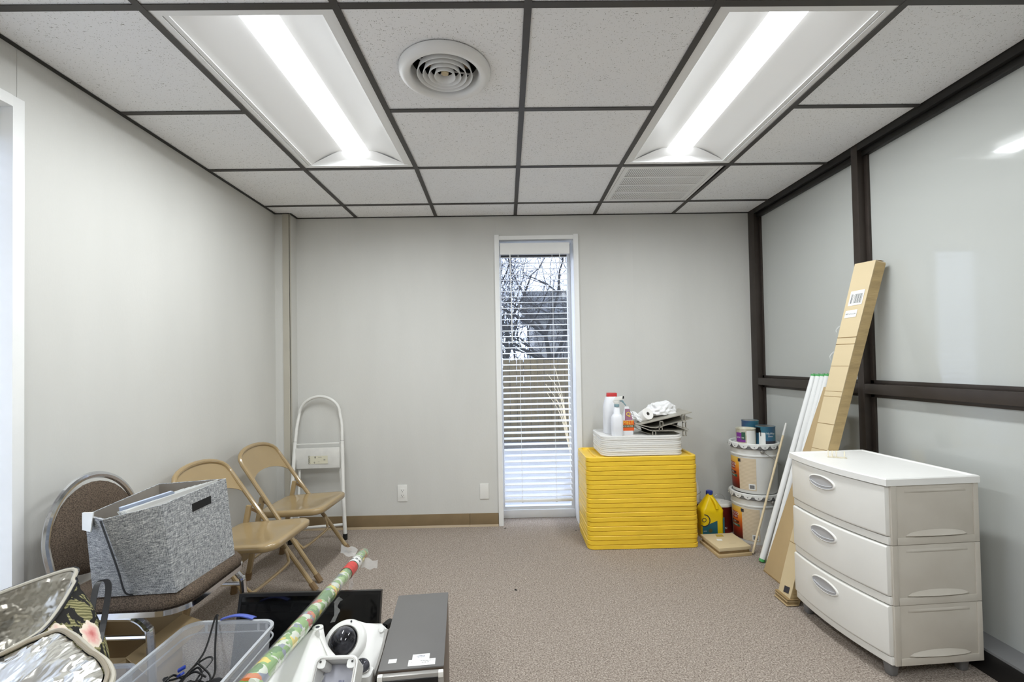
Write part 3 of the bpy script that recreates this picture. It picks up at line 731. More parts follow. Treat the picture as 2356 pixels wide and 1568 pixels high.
# ------------------------------------------------------------ tan steel folding chairs
def folding_chair(label, loc, rz):
    t = thing('folding_chair', label, 'folding chair', loc, rz, 'tan steel folding chairs')
    hw = .205
    tubeR = .0125
    # side members continue into the arched back
    a = Vector((.215, 0, .012)); c = Vector((-.245, 0, .665))
    L = lambda s_, k: Vector((a.x + (c.x - a.x) * k, s_ * (.215 - .020 * k), a.z + (c.z - a.z) * k))
    arch = []
    ah = .085
    for k in range(13):
        th = PI * k / 12; y = .195 * math.cos(th); e = math.sin(th) ** .75
        arch.append((c.x - .055 * e, y, c.z + ah * e))
    path = [L(1, 0), L(1, .3), L(1, .6), L(1, .9)] + [Vector(q) for q in arch] + [L(-1, .9), L(-1, .6), L(-1, .3), L(-1, 0)]
    b = NB(); tube(b, path, tubeR, 10); part(t, 'side_frame', b, M_tan)
    for s_ in (1, -1):
        b = NB(); tube(b, [L(s_, -.012), L(s_, .05)], .0165, 10); part(t, 'foot_cap', b, M_tancap)
        b = NB(); bar(b, (-.222, s_ * .185, .03), (-.135, s_ * .185, .480), .022, .026, (1, 0, 0)); part(t, 'leg', b, M_tan, bevel=.005)
        b = NB(); tube(b, [(-.226, s_ * .185, .0), (-.219, s_ * .185, .045)], .0175, 10); part(t, 'foot_cap', b, M_tancap)
        b = NB(); bar(b, (-.135, s_ * .192, .462), (-.068, s_ * .198, .425), .004, .014); part(t, 'link', b, M_tancap)
        for zz in (.20, .44):
            b = NB(); xx = -.222 + (zz - .03) * .087 / .45
            lathe(b, [(.0001, .004), (.005, .003), (.006, 0)], (xx, s_ * .185 + s_ * .0115, zz), 8, Matrix.Rotation(-s_ * PI / 2, 3, 'X')); part(t, 'rivet', b, M_tin)
    # front brace, bowed
    m1, m2 = L(1, .235), L(-1, .235)
    p1, p2 = L(1, .36), L(-1, .36)
    b = NB(); tube(b, smoothpath([p1 + Vector((.010, -.012, -.01)), p1 + Vector((.035, -.030, -.055)), p1 + Vector((.045, -.075, -.075)), p2 + Vector((.045, .075, -.075)), p2 + Vector((.035, .030, -.055)), p2 + Vector((.010, .012, -.01))], 5), .008, 8); part(t, 'brace', b, M_tan)
    b = NB(); tube(b, [(-.206, .185, .115), (-.206, -.185, .115)], .0075, 8); part(t, 'brace', b, M_tan)
    # seat pan
    b = NB()
    def outline(ins, zoff):
        pts = []
        fw, bw, x0, x1 = .200 - ins, .188 - ins, -.185 + ins, .216 - ins
        r = .060
        for k in range(7):
            th = PI / 2 * k / 6; pts.append((x1 - r + r * math.cos(PI / 2 - th), fw - r + r * math.sin(PI / 2 - th)))
        pts = pts[::-1]
        pts2 = [(x, -y) for x, y in pts[::-1]]
        # order: right-front corner arc, left-front arc, back corners
        ring = pts2 + pts
        r2 = .03
        for k in range(5):
            th = PI / 2 * k / 4; ring.append((x0 + r2 - r2 * math.sin(th), bw - r2 + r2 * math.cos(th)))
        for k in range(5):
            th = PI / 2 * k / 4; ring.append((x0 + r2 - r2 * math.cos(th), -(bw - r2) - r2 * math.sin(th)))
        zf = lambda x: .385 + .05 * (x + .185) / .417 * .5 + (-.004 if ins > .05 else 0)
        return [(x, y, zf(x) + zoff) for x, y in ring]
    loft(b, [outline(.006, -.034), outline(0, -.026), outline(0, -.006), outline(.006, .001), outline(.02, .002), outline(.07, -.002), outline(.14, -.006)], capb=True, capt=True)
    part(t, 'seat', b, M_tan, angle=60)
    # back panel
    b = NB()
    def fn(u, v_):
        th = PI * (.02 + .96 * u); y = .195 * math.cos(th); e = math.sin(th) ** .75
        top = Vector((c.x - .055 * e, y, c.z + ah * e)); lowz = .545 + .062 * math.sin(PI * u)
        k = (lowz - a.z) / (c.z - a.z); lowx = a.x + (c.x - a.x) * k
        low = Vector((lowx - .020 * math.sin(PI * u), y * (.2 - .02 * k) / .195 if False else y * 1.0, lowz))
        return top * (1 - v_) + low * v_
    surf(b, 18, 4, fn); thick(b, .003); part(t, 'backrest', b, M_tan, angle=50)
    return t
folding_chair('tan steel folding chair in front of the white step stool', (-1.292, 2.925, 0), math.radians(-3))
folding_chair('tan steel folding chair beside the grey fabric bin, nearer of the two', (-1.300, 2.395, 0), math.radians(-3))

# ------------------------------------------------------------ folded step stool
t = thing('step_stool', 'folded white metal step stool leaning on the back wall', 'step stool', (-1.36, 3.34, 0))
Lp = [(-1.528, 3.285, .02), (-1.548, 3.36, .35), (-1.560, 3.445, .683)]
Rp = [(-1.168, 3.350, .02), (-1.198, 3.40, .35), (-1.222, 3.462, .685)]
b = NB(); tube(b, Lp, .0135, 12); tube(b, Rp, .0135, 12); part(t, 'side_rail', b, M_ladder, world=True)
arch = [(-1.560, 3.445, .68), (-1.558, 3.475, .80)]
for k in range(13):
    th = PI - PI * k / 12; arch.append((-1.4035 + .152 * math.cos(th), 3.505 + .008 * math.sin(th), .875 + .135 * math.sin(th)))
arch += [(-1.232, 3.485, .80), (-1.222, 3.462, .685)]
b = NB(); tube(b, smoothpath(arch, 3), .0112, 12); part(t, 'grab_rail', b, M_ladder, world=True)
for q in (Lp, Rp):
    b = NB(); q0 = Vector(q[0]); tube(b, [q0 + Vector((0, -.004, -.018)), q0 + Vector((-.0, 0, .022))], .0155, 10); part(t, 'rubber_foot', b, M_rubber, world=True)
    for kk in (0, 1):
        q2 = Vector(q[2]) + Vector((0, -.0, -.052 + .05 * kk)); b = NB(); tube(b, [q2, q2 + Vector((0, .001, .003))], .0143, 12); part(t, 'collar', b, M_silver, world=True)
b = NB()
hexa(b, [(-1.545, 3.425, .49), (-1.232, 3.435, .492), (-1.232, 3.450, .492), (-1.545, 3.440, .49)], [(-1.545, 3.415, .640), (-1.232, 3.425, .642), (-1.232, 3.445, .642), (-1.545, 3.435, .640)])
part(t, 'folded_step', b, M_ladder, world=True, bevel=.004)
b = NB(); bar(b, (-1.540, 3.432, .668), (-1.236, 3.444, .672), .02, .008); part(t, 'step_hinge', b, M_ladder, world=True, bevel=.002)
b = NB(); tube(b, [(-1.535, 3.345, .085), (-1.178, 3.372, .10)], .010, 10); part(t, 'lower_rung', b, M_ladder, world=True)
b = NB(); tube(b, [(-1.525, 3.40, .06), (-1.532, 3.45, .48)], .009, 8); tube(b, [(-1.205, 3.42, .25), (-1.238, 3.46, .48)], .009, 8); part(t, 'rear_leg', b, M_ladder, world=True)
# warning sticker
def step_fn(x, y): return (-1.400 + x, 3.4215 + .001 - (y) * .066, .555 + y)
b = NB(); quad(b, [step_fn(-.055, -.030), step_fn(.085, -.028), step_fn(.085, .030), step_fn(-.055, .028)]); part(t, 'warning_sticker', b, mat('cream_sticker', (226, 222, 200), .6), world=True)
st = lambda dx, dy, rot=0: (lambda x, y: Vector(step_fn(dx + (x if not rot else -y), dy + (y if not rot else x))) + Vector((0, -.0012, 0)))
for s_, sz, dx, dy, rt in (('OMNO', .020, -.048, 0, 1), ('8', .02, -.005, .018, 0), ('0', .018, -.012, -.020, 0), ('I U H I', .009, .030, .018, 0), ('EE', .013, .062, .0, 0), ('::::', .014, .02, -.012, 0)):
    part(t, 'lettering', textbm(s_, sz, st(dx, dy, rt)), M_ink, world=True)

# ------------------------------------------------------------ banquet chair
t = thing('banquet_chair', 'chrome framed banquet chair with brown fabric seat holding the grey bin', 'chair', (-1.33, 1.79, 0))
def seatring(ins, z):
    pts = rrect(.46 - 2 * ins, .42 - 2 * ins, .09, 6, -1.325, 1.785); return [(x, y, z + (x + 1.325) * .02) for x, y in pts]
b = NB(); loft(b, [seatring(.012, .425), seatring(.0, .435), seatring(0, .452), seatring(.010, .470), seatring(.03, .478), seatring(.09, .480)]); part(t, 'seat_cushion', b, M_fab, world=True, angle=60)
b = NB(); loft(b, [seatring(.006, .408), seatring(-.003, .410), seatring(-.003, .428), seatring(.012, .430)]); part(t, 'seat_rim', b, M_chrome, world=True, angle=40)
def arcb(k, rad_y, top, inner=0):
    th = PI * k; return (0, rad_y * math.cos(th), top * math.sin(th))
bc = Vector((-1.565, 1.80, .60)); lean = lambda z: -.045 * (z - .45) / .4
path = [(-1.53, 1.80 - .185, .40), (-1.548 , 1.80 - .190, .52)]
for k in range(15):
    th = PI - PI * k / 14; z = .620 + .215 * math.sin(th)
    path.append((-1.548 + lean(z), 1.80 + .194 * math.cos(th), z))
path += [(-1.548, 1.80 + .190, .52), (-1.53, 1.80 + .185, .40)]
b = NB(); tube(b, smoothpath(path, 3), .0125, 8, flat=.8); part(t, 'back_frame', b, M_chrome, world=True)
b = NB()
def bfn(u, v_):
    th = 2 * PI * u; r = v_
    cy = math.cos(th); sz_ = math.sin(th)
    y = .184 * cy * r; z = (.196 if sz_ > 0 else .13) * sz_ * r
    if sz_ <= 0: y = .180 * max(-1, min(1, cy * 1.15)) * r
    zz = .615 + z
    return (-1.545 + lean(zz) + .018 * (1 - r ** 4), 1.80 + y, zz)
surf(b, 32, 8, bfn); bmesh.ops.remove_doubles(b, verts=b.verts, dist=.0005)
n_ = len(b.faces)
bfn2 = lambda u, v_: Vector(bfn(u, v_)) - Vector((.018 * (1 - v_ ** 4) * 2, 0, 0)) + Vector((-.002, 0, 0))
surf(b, 32, 8, bfn2); bmesh.ops.remove_doubles(b, verts=b.verts, dist=.0025)
part(t, 'back_cushion', b, M_fab, world=True, angle=80)
for yy in (1.598, 1.972):
    xf, xb = (-1.215 if yy < 1.7 else -1.115), -1.50
    top = [(xb - .02, yy, .012), (xb - .005, yy, .33), (xb + .012, yy, .378), (xb + .06, yy, .400), (xf - .085, yy, .402), (xf - .045, yy, .396), (xf - .012, yy, .368), (xf + .002, yy, .32), (xf + .012, yy, .012)]
    b = NB(); tube(b, smoothpath(top, 5), .0145, 8, flat=.8); part(t, 'leg', b, M_chrome, world=True)
    b = NB(); tube(b, [(xb - .003, yy, .335), (xf + .002, yy, .335)], .009, 8); part(t, 'stretcher', b, M_chrome, world=True)
    for x in (xb - .02, xf + .012):
        b = NB(); lathe(b, [(.0001, 0), (.015, 0), (.015, .018), (.0001, .018)], (x, yy, 0), 12); part(t, 'foot_cap', b, M_rubber, world=True)

# grey linen bin full of papers
bot = [(-1.384, 1.576), (-1.269, 1.585), (-1.126, 1.597), (-1.114, 1.914), (-1.365, 1.90)]
top = [(-1.302, 1.453), (-1.209, 1.407), (-1.136, 1.542), (-1.138, 1.898), (-1.36, 1.835)]
zb0, zt0 = .4805, .79
t = thing('fabric_storage_bin', 'grey linen storage bin with papers sitting on the banquet chair', 'storage bin', (-1.25, 1.72, zb0))
def ringz(k, ins=0):
    c_ = Vector((-1.245, 1.72)); out = []
    P = []
    for i in range(5):
        q = Vector(bot[i]).lerp(Vector(top[i]), k)
        d = (c_ - q); q = q + d.normalized() * ins
        P.append(q)
    return [(q.x, q.y, zb0 + (zt0 - zb0) * k) for q in P]
def densify(ring, n=8):
    out = []
    m = len(ring)
    for i in range(m):
        a_, b2 = Vector(ring[i]), Vector(ring[(i + 1) % m])
        for k in range(n): out.append(a_.lerp(b2, k / n))
    return out
b = NB()
levels = [0, .12, .25, .4, .55, .7, .85, 1]
outer = [densify(ringz(k)) for k in levels]; inner = [densify(ringz(k, .009)) for k in levels[::-1][:-1]]
loft(b, outer + inner, capb=True, capt=True)
# hand hole in the +X wall: not cut, drawn below as a dark block
bmesh.ops.recalc_face_normals(b, faces=b.faces)
part(t, 'fabric_shell', b, M_linen, world=True, angle=25)
b = NB(); loft(b, [densify(ringz(k, .0095)) for k in (.06, .5, .995)], capb=True, capt=False); part(t, 'lining', b, M_liner, world=True)
C_, D_ = Vector((-1.1365, 1.542, .79)), Vector((-1.138, 1.898, .79))
hole = []
for (fy, fz) in ((.42, .775), (.60, .775), (.60, .735), (.42, .735)):
    y = 1.542 + .356 * fy; z = fz + (fy - .5) * .0; hole.append((y, z))
b = NB(); tube(b, smoothpath([(-1.212, 1.404, .788), (-1.216, 1.440, .70), (-1.232, 1.492, .60), (-1.258, 1.548, .51), (-1.262, 1.585, .482)], 6), .0028, 6); part(t, 'crease_shade_line', b, mat('crease_shade', (64, 66, 70), .8), world=True)  # dark tube along the fold, crease shade put in as colour
b = NB(); yy0, yy1 = 1.690, 1.795
hexa(b, [(-1.150, yy0, .722), (-1.1318, yy0, .722), (-1.1318, yy1, .722), (-1.150, yy1, .722)], [(-1.150, yy0, .750), (-1.1335, yy0, .750), (-1.1335, yy1, .750), (-1.150, yy1, .750)])
part(t, 'hole_shade', b, M_dark, world=True)  # solid dark block, the opening's inner shade put in as colour
# papers inside
pp = thing('stack_of_papers', 'papers and clear sleeves sticking up inside the grey linen bin', 'papers', (-1.24, 1.68, .7))
for k in range(7):
    dx = -.014 * k; o_ = .004 * k
    q = [(-1.165 + dx, 1.60 + .004 * k, .60), (-1.165 + dx, 1.84 - .01 * k, .60), (-1.152 + dx, 1.868 - .012 * k, .794 - o_ * .6), (-1.186 + dx, 1.462 + .012 * k, .798 - o_)]
    q2 = [(x - .0012, y, z) for x, y, z in q]
    b = NB(); hexa(b, q, q2); part(pp, 'sheet', b, M_film if k % 3 else M_label, world=True)
b = NB(); hexa(b, [(-1.275, 1.56, .70), (-1.262, 1.56, .70), (-1.20, 1.80, .70), (-1.215, 1.81, .70)], [(-1.262, 1.53, .790), (-1.250, 1.525, .790), (-1.195, 1.68, .800), (-1.207, 1.685, .800)]); part(pp, 'blue_folder', b, mat('pale_blue_folder', (186, 196, 216), .3), world=True, label='pale blue folder')
b = NB(); hexa(b, [(-1.303, 1.4505, .748), (-1.262, 1.431, .748), (-1.262, 1.427, .748), (-1.304, 1.4465, .748)], [(-1.303, 1.4515, .800), (-1.253, 1.4305, .806), (-1.253, 1.4265, .806), (-1.304, 1.4465, .800)])
single('index_tab', b, M_label, 'small white tab card clipped on the near corner of the grey linen bin', 'card', (-1.28, 1.44, .748), world=True)

# ------------------------------------------------------------ open carton and small tub under the chair
t = thing('open_carton', 'open brown carton with torn flaps on the floor under the banquet chair', 'cardboard box', (-1.47, 1.78, 0))
x0, x1, y0, y1, h = -1.64, -1.33, 1.64, 1.92, .24
b = NB()
loft(b, [[(x, y, z) for x, y in ((x0, y0), (x1, y0), (x1, y1), (x0, y1))] for z in (0, h)] + [[(x0 + .004, y0 + .004, h), (x1 - .004, y0 + .004, h), (x1 - .004, y1 - .004, h), (x0 + .004, y1 - .004, h)], [(x0 + .004, y0 + .004, .005), (x1 - .004, y0 + .004, .005), (x1 - .004, y1 - .004, .005), (x0 + .004, y1 - .004, .005)]])
part(t, 'body', b, M_card, world=True)
for q in ([(x1, y0, h), (x1, y1, h), (x1 + .09, y1 + .02, h - .05), (x1 + .09, y0 - .02, h - .05)], [(x0, y1, h), (x1, y1, h), (x1 - .01, y1 + .03, h + .075), (x0 + .01, y1 + .03, h + .075)], [(x0, y0, h), (x1, y0, h), (x1 - .01, y0 - .10, h + .02), (x0 + .02, y0 - .10, h + .02)]):
    b = NB(); quad(b, q); thick(b, .004); part(t, 'flap', b, M_card, world=True)
def openbin(bm, w, d, h, r, taper, th, c=(0, 0, 0)):
    lv = [0, .5, 1]; R1 = []
    for k in lv: R1.append([(x + c[0], y + c[1], c[2] + h * k) for x, y in rrect(w - taper * (1 - k), d - taper * (1 - k), r, 6)])
    R2 = [[(x + c[0], y + c[1], c[2] + max(th, h * k)) for x, y in rrect(w - taper * (1 - k) - 2 * th, d - taper * (1 - k) - 2 * th, r * .9, 6)] for k in lv[::-1]]
    loft(bm, R1 + R2)
def rimring(bm, w, d, r, z, c, hw=.012, hh=.012):
    o = rrect(w + hw, d + hw, r + hw / 2, 6); i = rrect(w - .004, d - .004, r, 6)
    loft(bm, [[(x + c[0], y + c[1], z - hh) for x, y in o], [(x + c[0], y + c[1], z) for x, y in o], [(x + c[0], y + c[1], z) for x, y in i], [(x + c[0], y + c[1], z - hh) for x, y in i]], capb=False, capt=False)
t = thing('small_clear_tub', 'small frosted plastic tub behind the large clear bin', 'storage tub', (-1.285, 1.475, 0))
b = NB(); openbin(b, .13, .16, .27, .03, .03, .002); part(t, 'tub_body', b, M_clear)
b = NB(); rimring(b, .13, .16, .03, .272, (0, 0, 0)); part(t, 'rim', b, M_clearrim)

# ------------------------------------------------------------ large clear bin
t = thing('clear_storage_bin', 'large clear plastic bin with blue latch holding black cables', 'storage bin', (-.993, 1.465, 0))
BW, BD, BH = .305, .46, .325
b = NB(); openbin(b, BW, BD, BH, .045, .05, .0022); part(t, 'bin_body', b, M_clear, angle=60)
b = NB(); rimring(b, BW, BD, .045, BH + .004, (0, 0, 0), .016, .010); part(t, 'rim', b, M_clearrim, angle=60)
b = NB(); rimring(b, BW + .006, BD + .006, .045, BH - .035, (0, 0, 0), .006, .003); part(t, 'lower_rim', b, M_clearrim, angle=60)
b = NB()
for x in (-.10, -.062, .085, .115, .14):
    if abs(x) < .13: bx(b, x - .0015, x + .0015, BD / 2, BD / 2 + .012, BH - .036, BH)
part(t, 'rib', b, M_clearrim)
def latch(u, v_):
    x = -.045 + .115 * u; return (x, BD / 2 - .004 + .030 * v_, BH + .012 + .012 * math.sin(PI * u) + .004 * v_ - .012 * v_ * v_)
b = NB(); surf(b, 10, 4, latch); thick(b, .004); part(t, 'latch', b, M_latch, angle=60)
# things in the bin
rnd = random.Random(5)
t = thing('cable_tangle', 'tangle of black cables with blue plugs lying in the clear bin', 'cables', (-1.02, 1.46, .006))
def clampz(q): return q
for k in range(16):
    pts = []; c0 = Vector((-1.03 + rnd.uniform(-.03, .03), 1.50 + rnd.uniform(-.03, .03), .04 + .0135 * k))
    for j in range(10):
        a = j * .8 + k * 1.3; r = rnd.uniform(.035, .075)
        pts.append(c0 + Vector((r * math.cos(a), r * math.sin(a) * .9, rnd.uniform(-.02, .03))))
    b = NB(); tube(b, smoothpath(pts, 5), .0032, 6); part(t, 'cable', b, M_cable, world=True)
b = NB(); tube(b, smoothpath([(-1.055, 1.50, .23), (-1.045, 1.53, .25), (-1.035, 1.60, .28), (-1.052, 1.685, .345), (-1.05, 1.697, .347), (-1.045, 1.685, .345), (-1.012, 1.62, .28), (-.975, 1.56, .24), (-.962, 1.52, .235)], 7), .0033, 6); part(t, 'cable', b, M_cable, world=True)
b = NB(); tube(b, smoothpath([(-1.06, 1.47, .23), (-1.05, 1.56, .25), (-1.025, 1.6, .26), (-1.01, 1.60, .25), (-1.02, 1.54, .23), (-1.0, 1.50, .22)], 6), .003, 6); part(t, 'cable', b, M_cable, world=True)
for (q, d, m_) in (((-1.075, 1.53, .262), (.6, .3, .25), M_blue), ((-1.062, 1.515, .256), (.5, -.2, .35), M_blue), ((-1.09, 1.50, .245), (-.5, .6, .2), M_black), ((-1.10, 1.48, .235), (-.8, -.3, .1), M_black)):
    b = NB(); q = Vector(q); d = Vector(d).normalized(); bar(b, q, q + d * .022, .013, .008); part(t, 'plug', b, m_, world=True, bevel=.002)
b = NB()
lathe(b, [(.001, .0), (.036, .004), (.052, .020), (.050, .040), (.034, .058), (.001, .066)], (0, 0, 0), 24)
for v_ in b.verts: v_.co = Vector((v_.co.x * .80, v_.co.y * 1.35, v_.co.z)); v_.co = Matrix.Rotation(.35, 3, 'X') @ v_.co; v_.co += Vector((-.948, 1.485, .175))
ob = single('black_gadget', b, M_black, 'rounded glossy black gadget on a cable in the clear bin', 'gadget', (-.948, 1.485, .16), world=True, angle=70)
b = NB(); hexa(b, [(-1.0, 1.60, .01), (-.88, 1.61, .01), (-.88, 1.614, .01), (-1.0, 1.604, .01)], [(-1.0, 1.64, .16), (-.88, 1.65, .16), (-.88, 1.654, .16), (-1.0, 1.644, .16)])
single('grey_card', b, mat('grey_card', (126, 124, 124), .5, var=.08), 'flat grey card standing in the clear bin', 'card', (-.94, 1.62, .01), world=True)
b = NB(); loft(b, [[(x, y, z + .003 * 0) for x, y in rrect(w, w * .8, w * .3, 5)] for z, w in ((.0, .06), (.008, .085), (.03, .09), (.12, .075), (.125, .06))])
for v_ in b.verts: v_.co += Vector((-1.0, 1.36, .006))
single('clear_pouch', b, M_clear, 'crumpled clear pouch at the near end of the clear bin', 'pouch', (-1.0, 1.36, .006), world=True, angle=70)

# ------------------------------------------------------------ tropical print cooler bag on a carton
b = NB(); bx(b, -1.36, -.93, .78, 1.222, 0, .318)
t = thing('moving_carton', 'closed cardboard carton under the tropical print bag', 'cardboard box', (-1.145, 1.04, 0))
part(t, 'body', b, M_card, world=True, bevel=.003)
b = NB(); bx(b, -1.17, -1.12, .779, 1.223, .2, .3188); part(t, 'tape', b, M_tancap, world=True)
t = thing('cooler_bag', 'open cooler bag with black tropical flower print and silver foil inside', 'bag', (-1.17, 1.08, .32))
rim = [Vector(q) for q in [(-1.43, 1.20, .62), (-1.246, 1.33, .675), (-1.205, 1.31, .655), (-1.18, 1.28, .650), (-1.094, 1.12, .634), (-1.11, 1.06, .620), (-1.148, 1.00, .605), (-1.30, .90, .60), (-1.40, .98, .60)]]
basep = [Vector(q) for q in [(-1.36, 1.16, .322), (-1.26, 1.21, .322), (-1.10, 1.215, .322), (-1.03, 1.20, .322), (-1.0, 1.14, .322), (-.99, 1.05, .322), (-1.0, .95, .322), (-1.2, .84, .322), (-1.34, .92, .322)]]
midp = [Vector(q) for q in [(-1.42, 1.20, .50), (-1.255, 1.34, .52), (-1.13, 1.345, .53), (-1.045, 1.285, .52), (-1.015, 1.17, .50), (-1.03, 1.08, .49), (-1.05, .97, .48), (-1.25, .86, .48), (-1.40, .94, .48)]]
def closed(pts, k=6):
    n = len(pts); out = []
    for i in range(n):
        p0, p1, p2, p3 = pts[i - 1], pts[i], pts[(i + 1) % n], pts[(i + 2) % n]
        for s_ in range(k):
            u = s_ / k; out.append(.5 * ((2 * p1) + (p2 - p0) * u + (2 * p0 - 5 * p1 + 4 * p2 - p3) * u * u + (-p0 + 3 * p1 - 3 * p2 + p3) * u ** 3))
    return out
cr, cm_, cb = closed(rim), closed(midp), closed(basep)
def blendring(k):
    out = []
    for a_, m_, c_ in zip(cb, cm_, cr):
        q = a_ * (1 - k) ** 2 + m_ * 2 * k * (1 - k) * 1.0 + c_ * k * k
        q = q + Vector((mnoise.noise(q * 9), mnoise.noise(q * 9 + Vector((5, 0, 0))), 0)) * .012 * (1 - k) * (k > 0)
        out.append(q)
    return out
b = NB(); loft(b, [blendring(k / 9) for k in range(10)], capb=True, capt=False); part(t, 'bag_body', b, M_floral, world=True, angle=80)
cc_ = sum(cr, Vector()) / len(cr)
def innerring(k):
    out = []
    for i, q in enumerate(cr):
        w = Vector((cc_.x, cc_.y, .60)); p_ = q.lerp(w, .03 + .65 * k); p_.z = q.z - .004 - .20 * math.sin(k * PI / 2)
        p_ += Vector((mnoise.noise(Vector((i * .35, k * 3, 0))), mnoise.noise(Vector((i * .35, k * 3, 9))), 0)) * .035 * k
        out.append(p_)
    return out
b = NB(); loft(b, [innerring(k / 8) for k in range(9)], capb=False, capt=True); part(t, 'foil_lining', b, M_lining, world=True, angle=20)
b = NB(); tube(b, cr + [cr[0]], .0055, 8, caps=False); part(t, 'rim_piping', b, M_piping, world=True)
b = NB(); tube(b, [q + (q - cc_).normalized() * .006 + Vector((0, 0, .001)) for q in cr + [cr[0]]], .0035, 6, caps=False); part(t, 'zip_tape', b, M_black, world=True)
# lid flap folded forward, foil side up
lid = [Vector(q) for q in [(-1.20, .985, .594), (-1.130, 1.035, .612), (-1.062, 1.095, .632), (-1.008, 1.088, .634), (-.927, 1.05, .617), (-.862, 1.02, .601), (-.820, .97, .588), (-.80, .86, .575), (-.86, .74, .575), (-1.0, .70, .58), (-1.15, .80, .585)]]
cl = closed(lid, 5); lc = sum(cl, Vector()) / len(cl)
def lidring(k, dz=0):
    out = []
    for i, q in enumerate(cl):
        p_ = q.lerp(lc, k); p_.z += dz + .010 * math.sin(PI * min(1, k * 1.1)) + .016 * mnoise.noise(Vector((p_.x * 34, p_.y * 16, 0))) * min(1, k * 6)
        out.append(p_)
    return out
b = NB(); loft(b, [lidring(k / 10) for k in range(1, 10)], capb=False, capt=True); part(t, 'lid_foil', b, M_foil, world=True, angle=15)
b = NB(); loft(b, [lidring(.09, -.004), lidring(.0, -.003), lidring(.0, -.022), lidring(.12, -.026)], capb=False, capt=True); part(t, 'lid_cover', b, M_floral, world=True, angle=60)
b = NB(); tube(b, lidring(.0, .0) + [lidring(0, 0)[0]], .006, 8, caps=False); part(t, 'lid_piping', b, M_piping, world=True)
b = NB(); tube(b, lidring(.055, .004) + [lidring(.055, .004)[0]], .0045, 8, caps=False); part(t, 'zip_tape', b, mat('taupe_zip', (140, 130, 112), .5), world=True)
# strap loop
sp_ = smoothpath([(-1.10, 1.235, .50), (-1.155, 1.315, .60), (-1.165, 1.345, .635), (-1.135, 1.34, .625), (-1.085, 1.26, .54), (-1.06, 1.20, .46)], 6)
b = NB()
for a_, c_ in zip(sp_[:-1], sp_[1:]): hexa(b, [a_ + Vector(q) for q in ((-.006, -.003, 0), (.006, .003, 0), (.005, .006, 0), (-.007, 0, 0))], [c_ + Vector(q) for q in ((-.006, -.003, 0), (.006, .003, 0), (.005, .006, 0), (-.007, 0, 0))])
part(t, 'strap', b, M_black, world=True)

# ------------------------------------------------------------ flat television behind the bins
t = thing('flat_television', 'black flat screen television leaning back between the clear bin and computer tower', 'television', (-.785, 1.80, 0))
def tvp(x, s_, d): # x along, s_ 0..1 up the panel, d depth behind screen
    x0, x1 = -1.060, -.508
    z0, z1 = .012, .350; y0_, y1_ = 1.762, 1.850
    n = Vector((0, z1 - z0, -(y1_ - y0_))).normalized()
    return Vector((x0 + (x1 - x0) * x, y0_ + (y1_ - y0_) * s_, z0 + (z1 - z0) * s_)) + n * d
def slab(bm, xa, xb, sa, sb, d0, d1):
    hexa(bm, [tvp(xa, sa, d0), tvp(xb, sa, d0), tvp(xb, sa, d1), tvp(xa, sa, d1)], [tvp(xa, sb, d0), tvp(xb, sb, d0), tvp(xb, sb, d1), tvp(xa, sb, d1)])
b = NB(); slab(b, 0, 1, 0, 1, .004, .030); part(t, 'shell', b, M_black, world=True, bevel=.003)
b = NB()
slab(b, 0, .02, 0, 1, 0, .004); slab(b, .98, 1, 0, 1, 0, .004); slab(b, .02, .98, .965, 1, 0, .004); slab(b, .02, .98, 0, .06, 0, .004); part(t, 'bezel', b, M_black, world=True)
b = NB(); slab(b, .02, .98, .06, .965, .0015, .004); part(t, 'screen', b, M_screen, world=True)
b = NB(); bx(b, -.86, -.71, 1.80, 1.93, 0, .012); hexa(b, [(-.80, 1.86, .01), (-.77, 1.86, .01), (-.77, 1.90, .01), (-.80, 1.90, .01)], [(-.80, 1.85, .2), (-.77, 1.85, .2), (-.77, 1.86, .2), (-.80, 1.86, .2)]); part(t, 'stand', b, M_black, world=True)

# ------------------------------------------------------------ computer tower
t = thing('computer_tower', 'grey desktop computer tower with white stickers standing on the carpet', 'computer', (-.288, 1.46, 0), math.radians(5.4))
hw, hd, H_ = .0865, .2125, .42
b = NB(); bx(b, -hw, hw, -hd + .018, hd, .008, H_ - .002); part(t, 'case', b, M_pcside, bevel=.002)
b = NB(); bx(b, -hw - .0005, hw + .0005, -hd + .018, hd, H_ - .004, H_); part(t, 'top_panel', b, M_pc, bevel=.001)
b = NB(); bx(b, -hw, hw, -hd, -hd + .016, .008, H_ - .006); part(t, 'front_bezel', b, M_silver, bevel=.004)
b = NB(); bx(b, -hw + .014, hw - .014, -hd - .004, -hd, .02, H_ - .016); part(t, 'front_door', b, M_black, bevel=.003)
for s_ in (-1, 1):
    b = NB(); bx(b, s_ * (hw - .007) - .0065, s_ * (hw - .007) + .0065, -hd - .003, -hd + .010, H_ - .018, H_ - .004); part(t, 'corner_cap', b, M_white, bevel=.001)
    for yy in (-.17, .17):
        b = NB(); lathe(b, [(.0001, 0), (.012, 0), (.012, .009), (.0001, .009)], (s_ * .07, yy, 0), 10); part(t, 'rubber_foot', b, M_rubber)
def sticker(x0, x1, y0, y1, nm='sticker', z=H_ + .0004):
    b = NB(); bx(b, x0, x1, y0, y1, z, z + .0004); return part(t, nm, b, M_label)
sticker(-.065, -.043, -.167, -.150); sticker(-.010, .063, -.187, -.160); sticker(-.001, .046, -.1595, -.137)
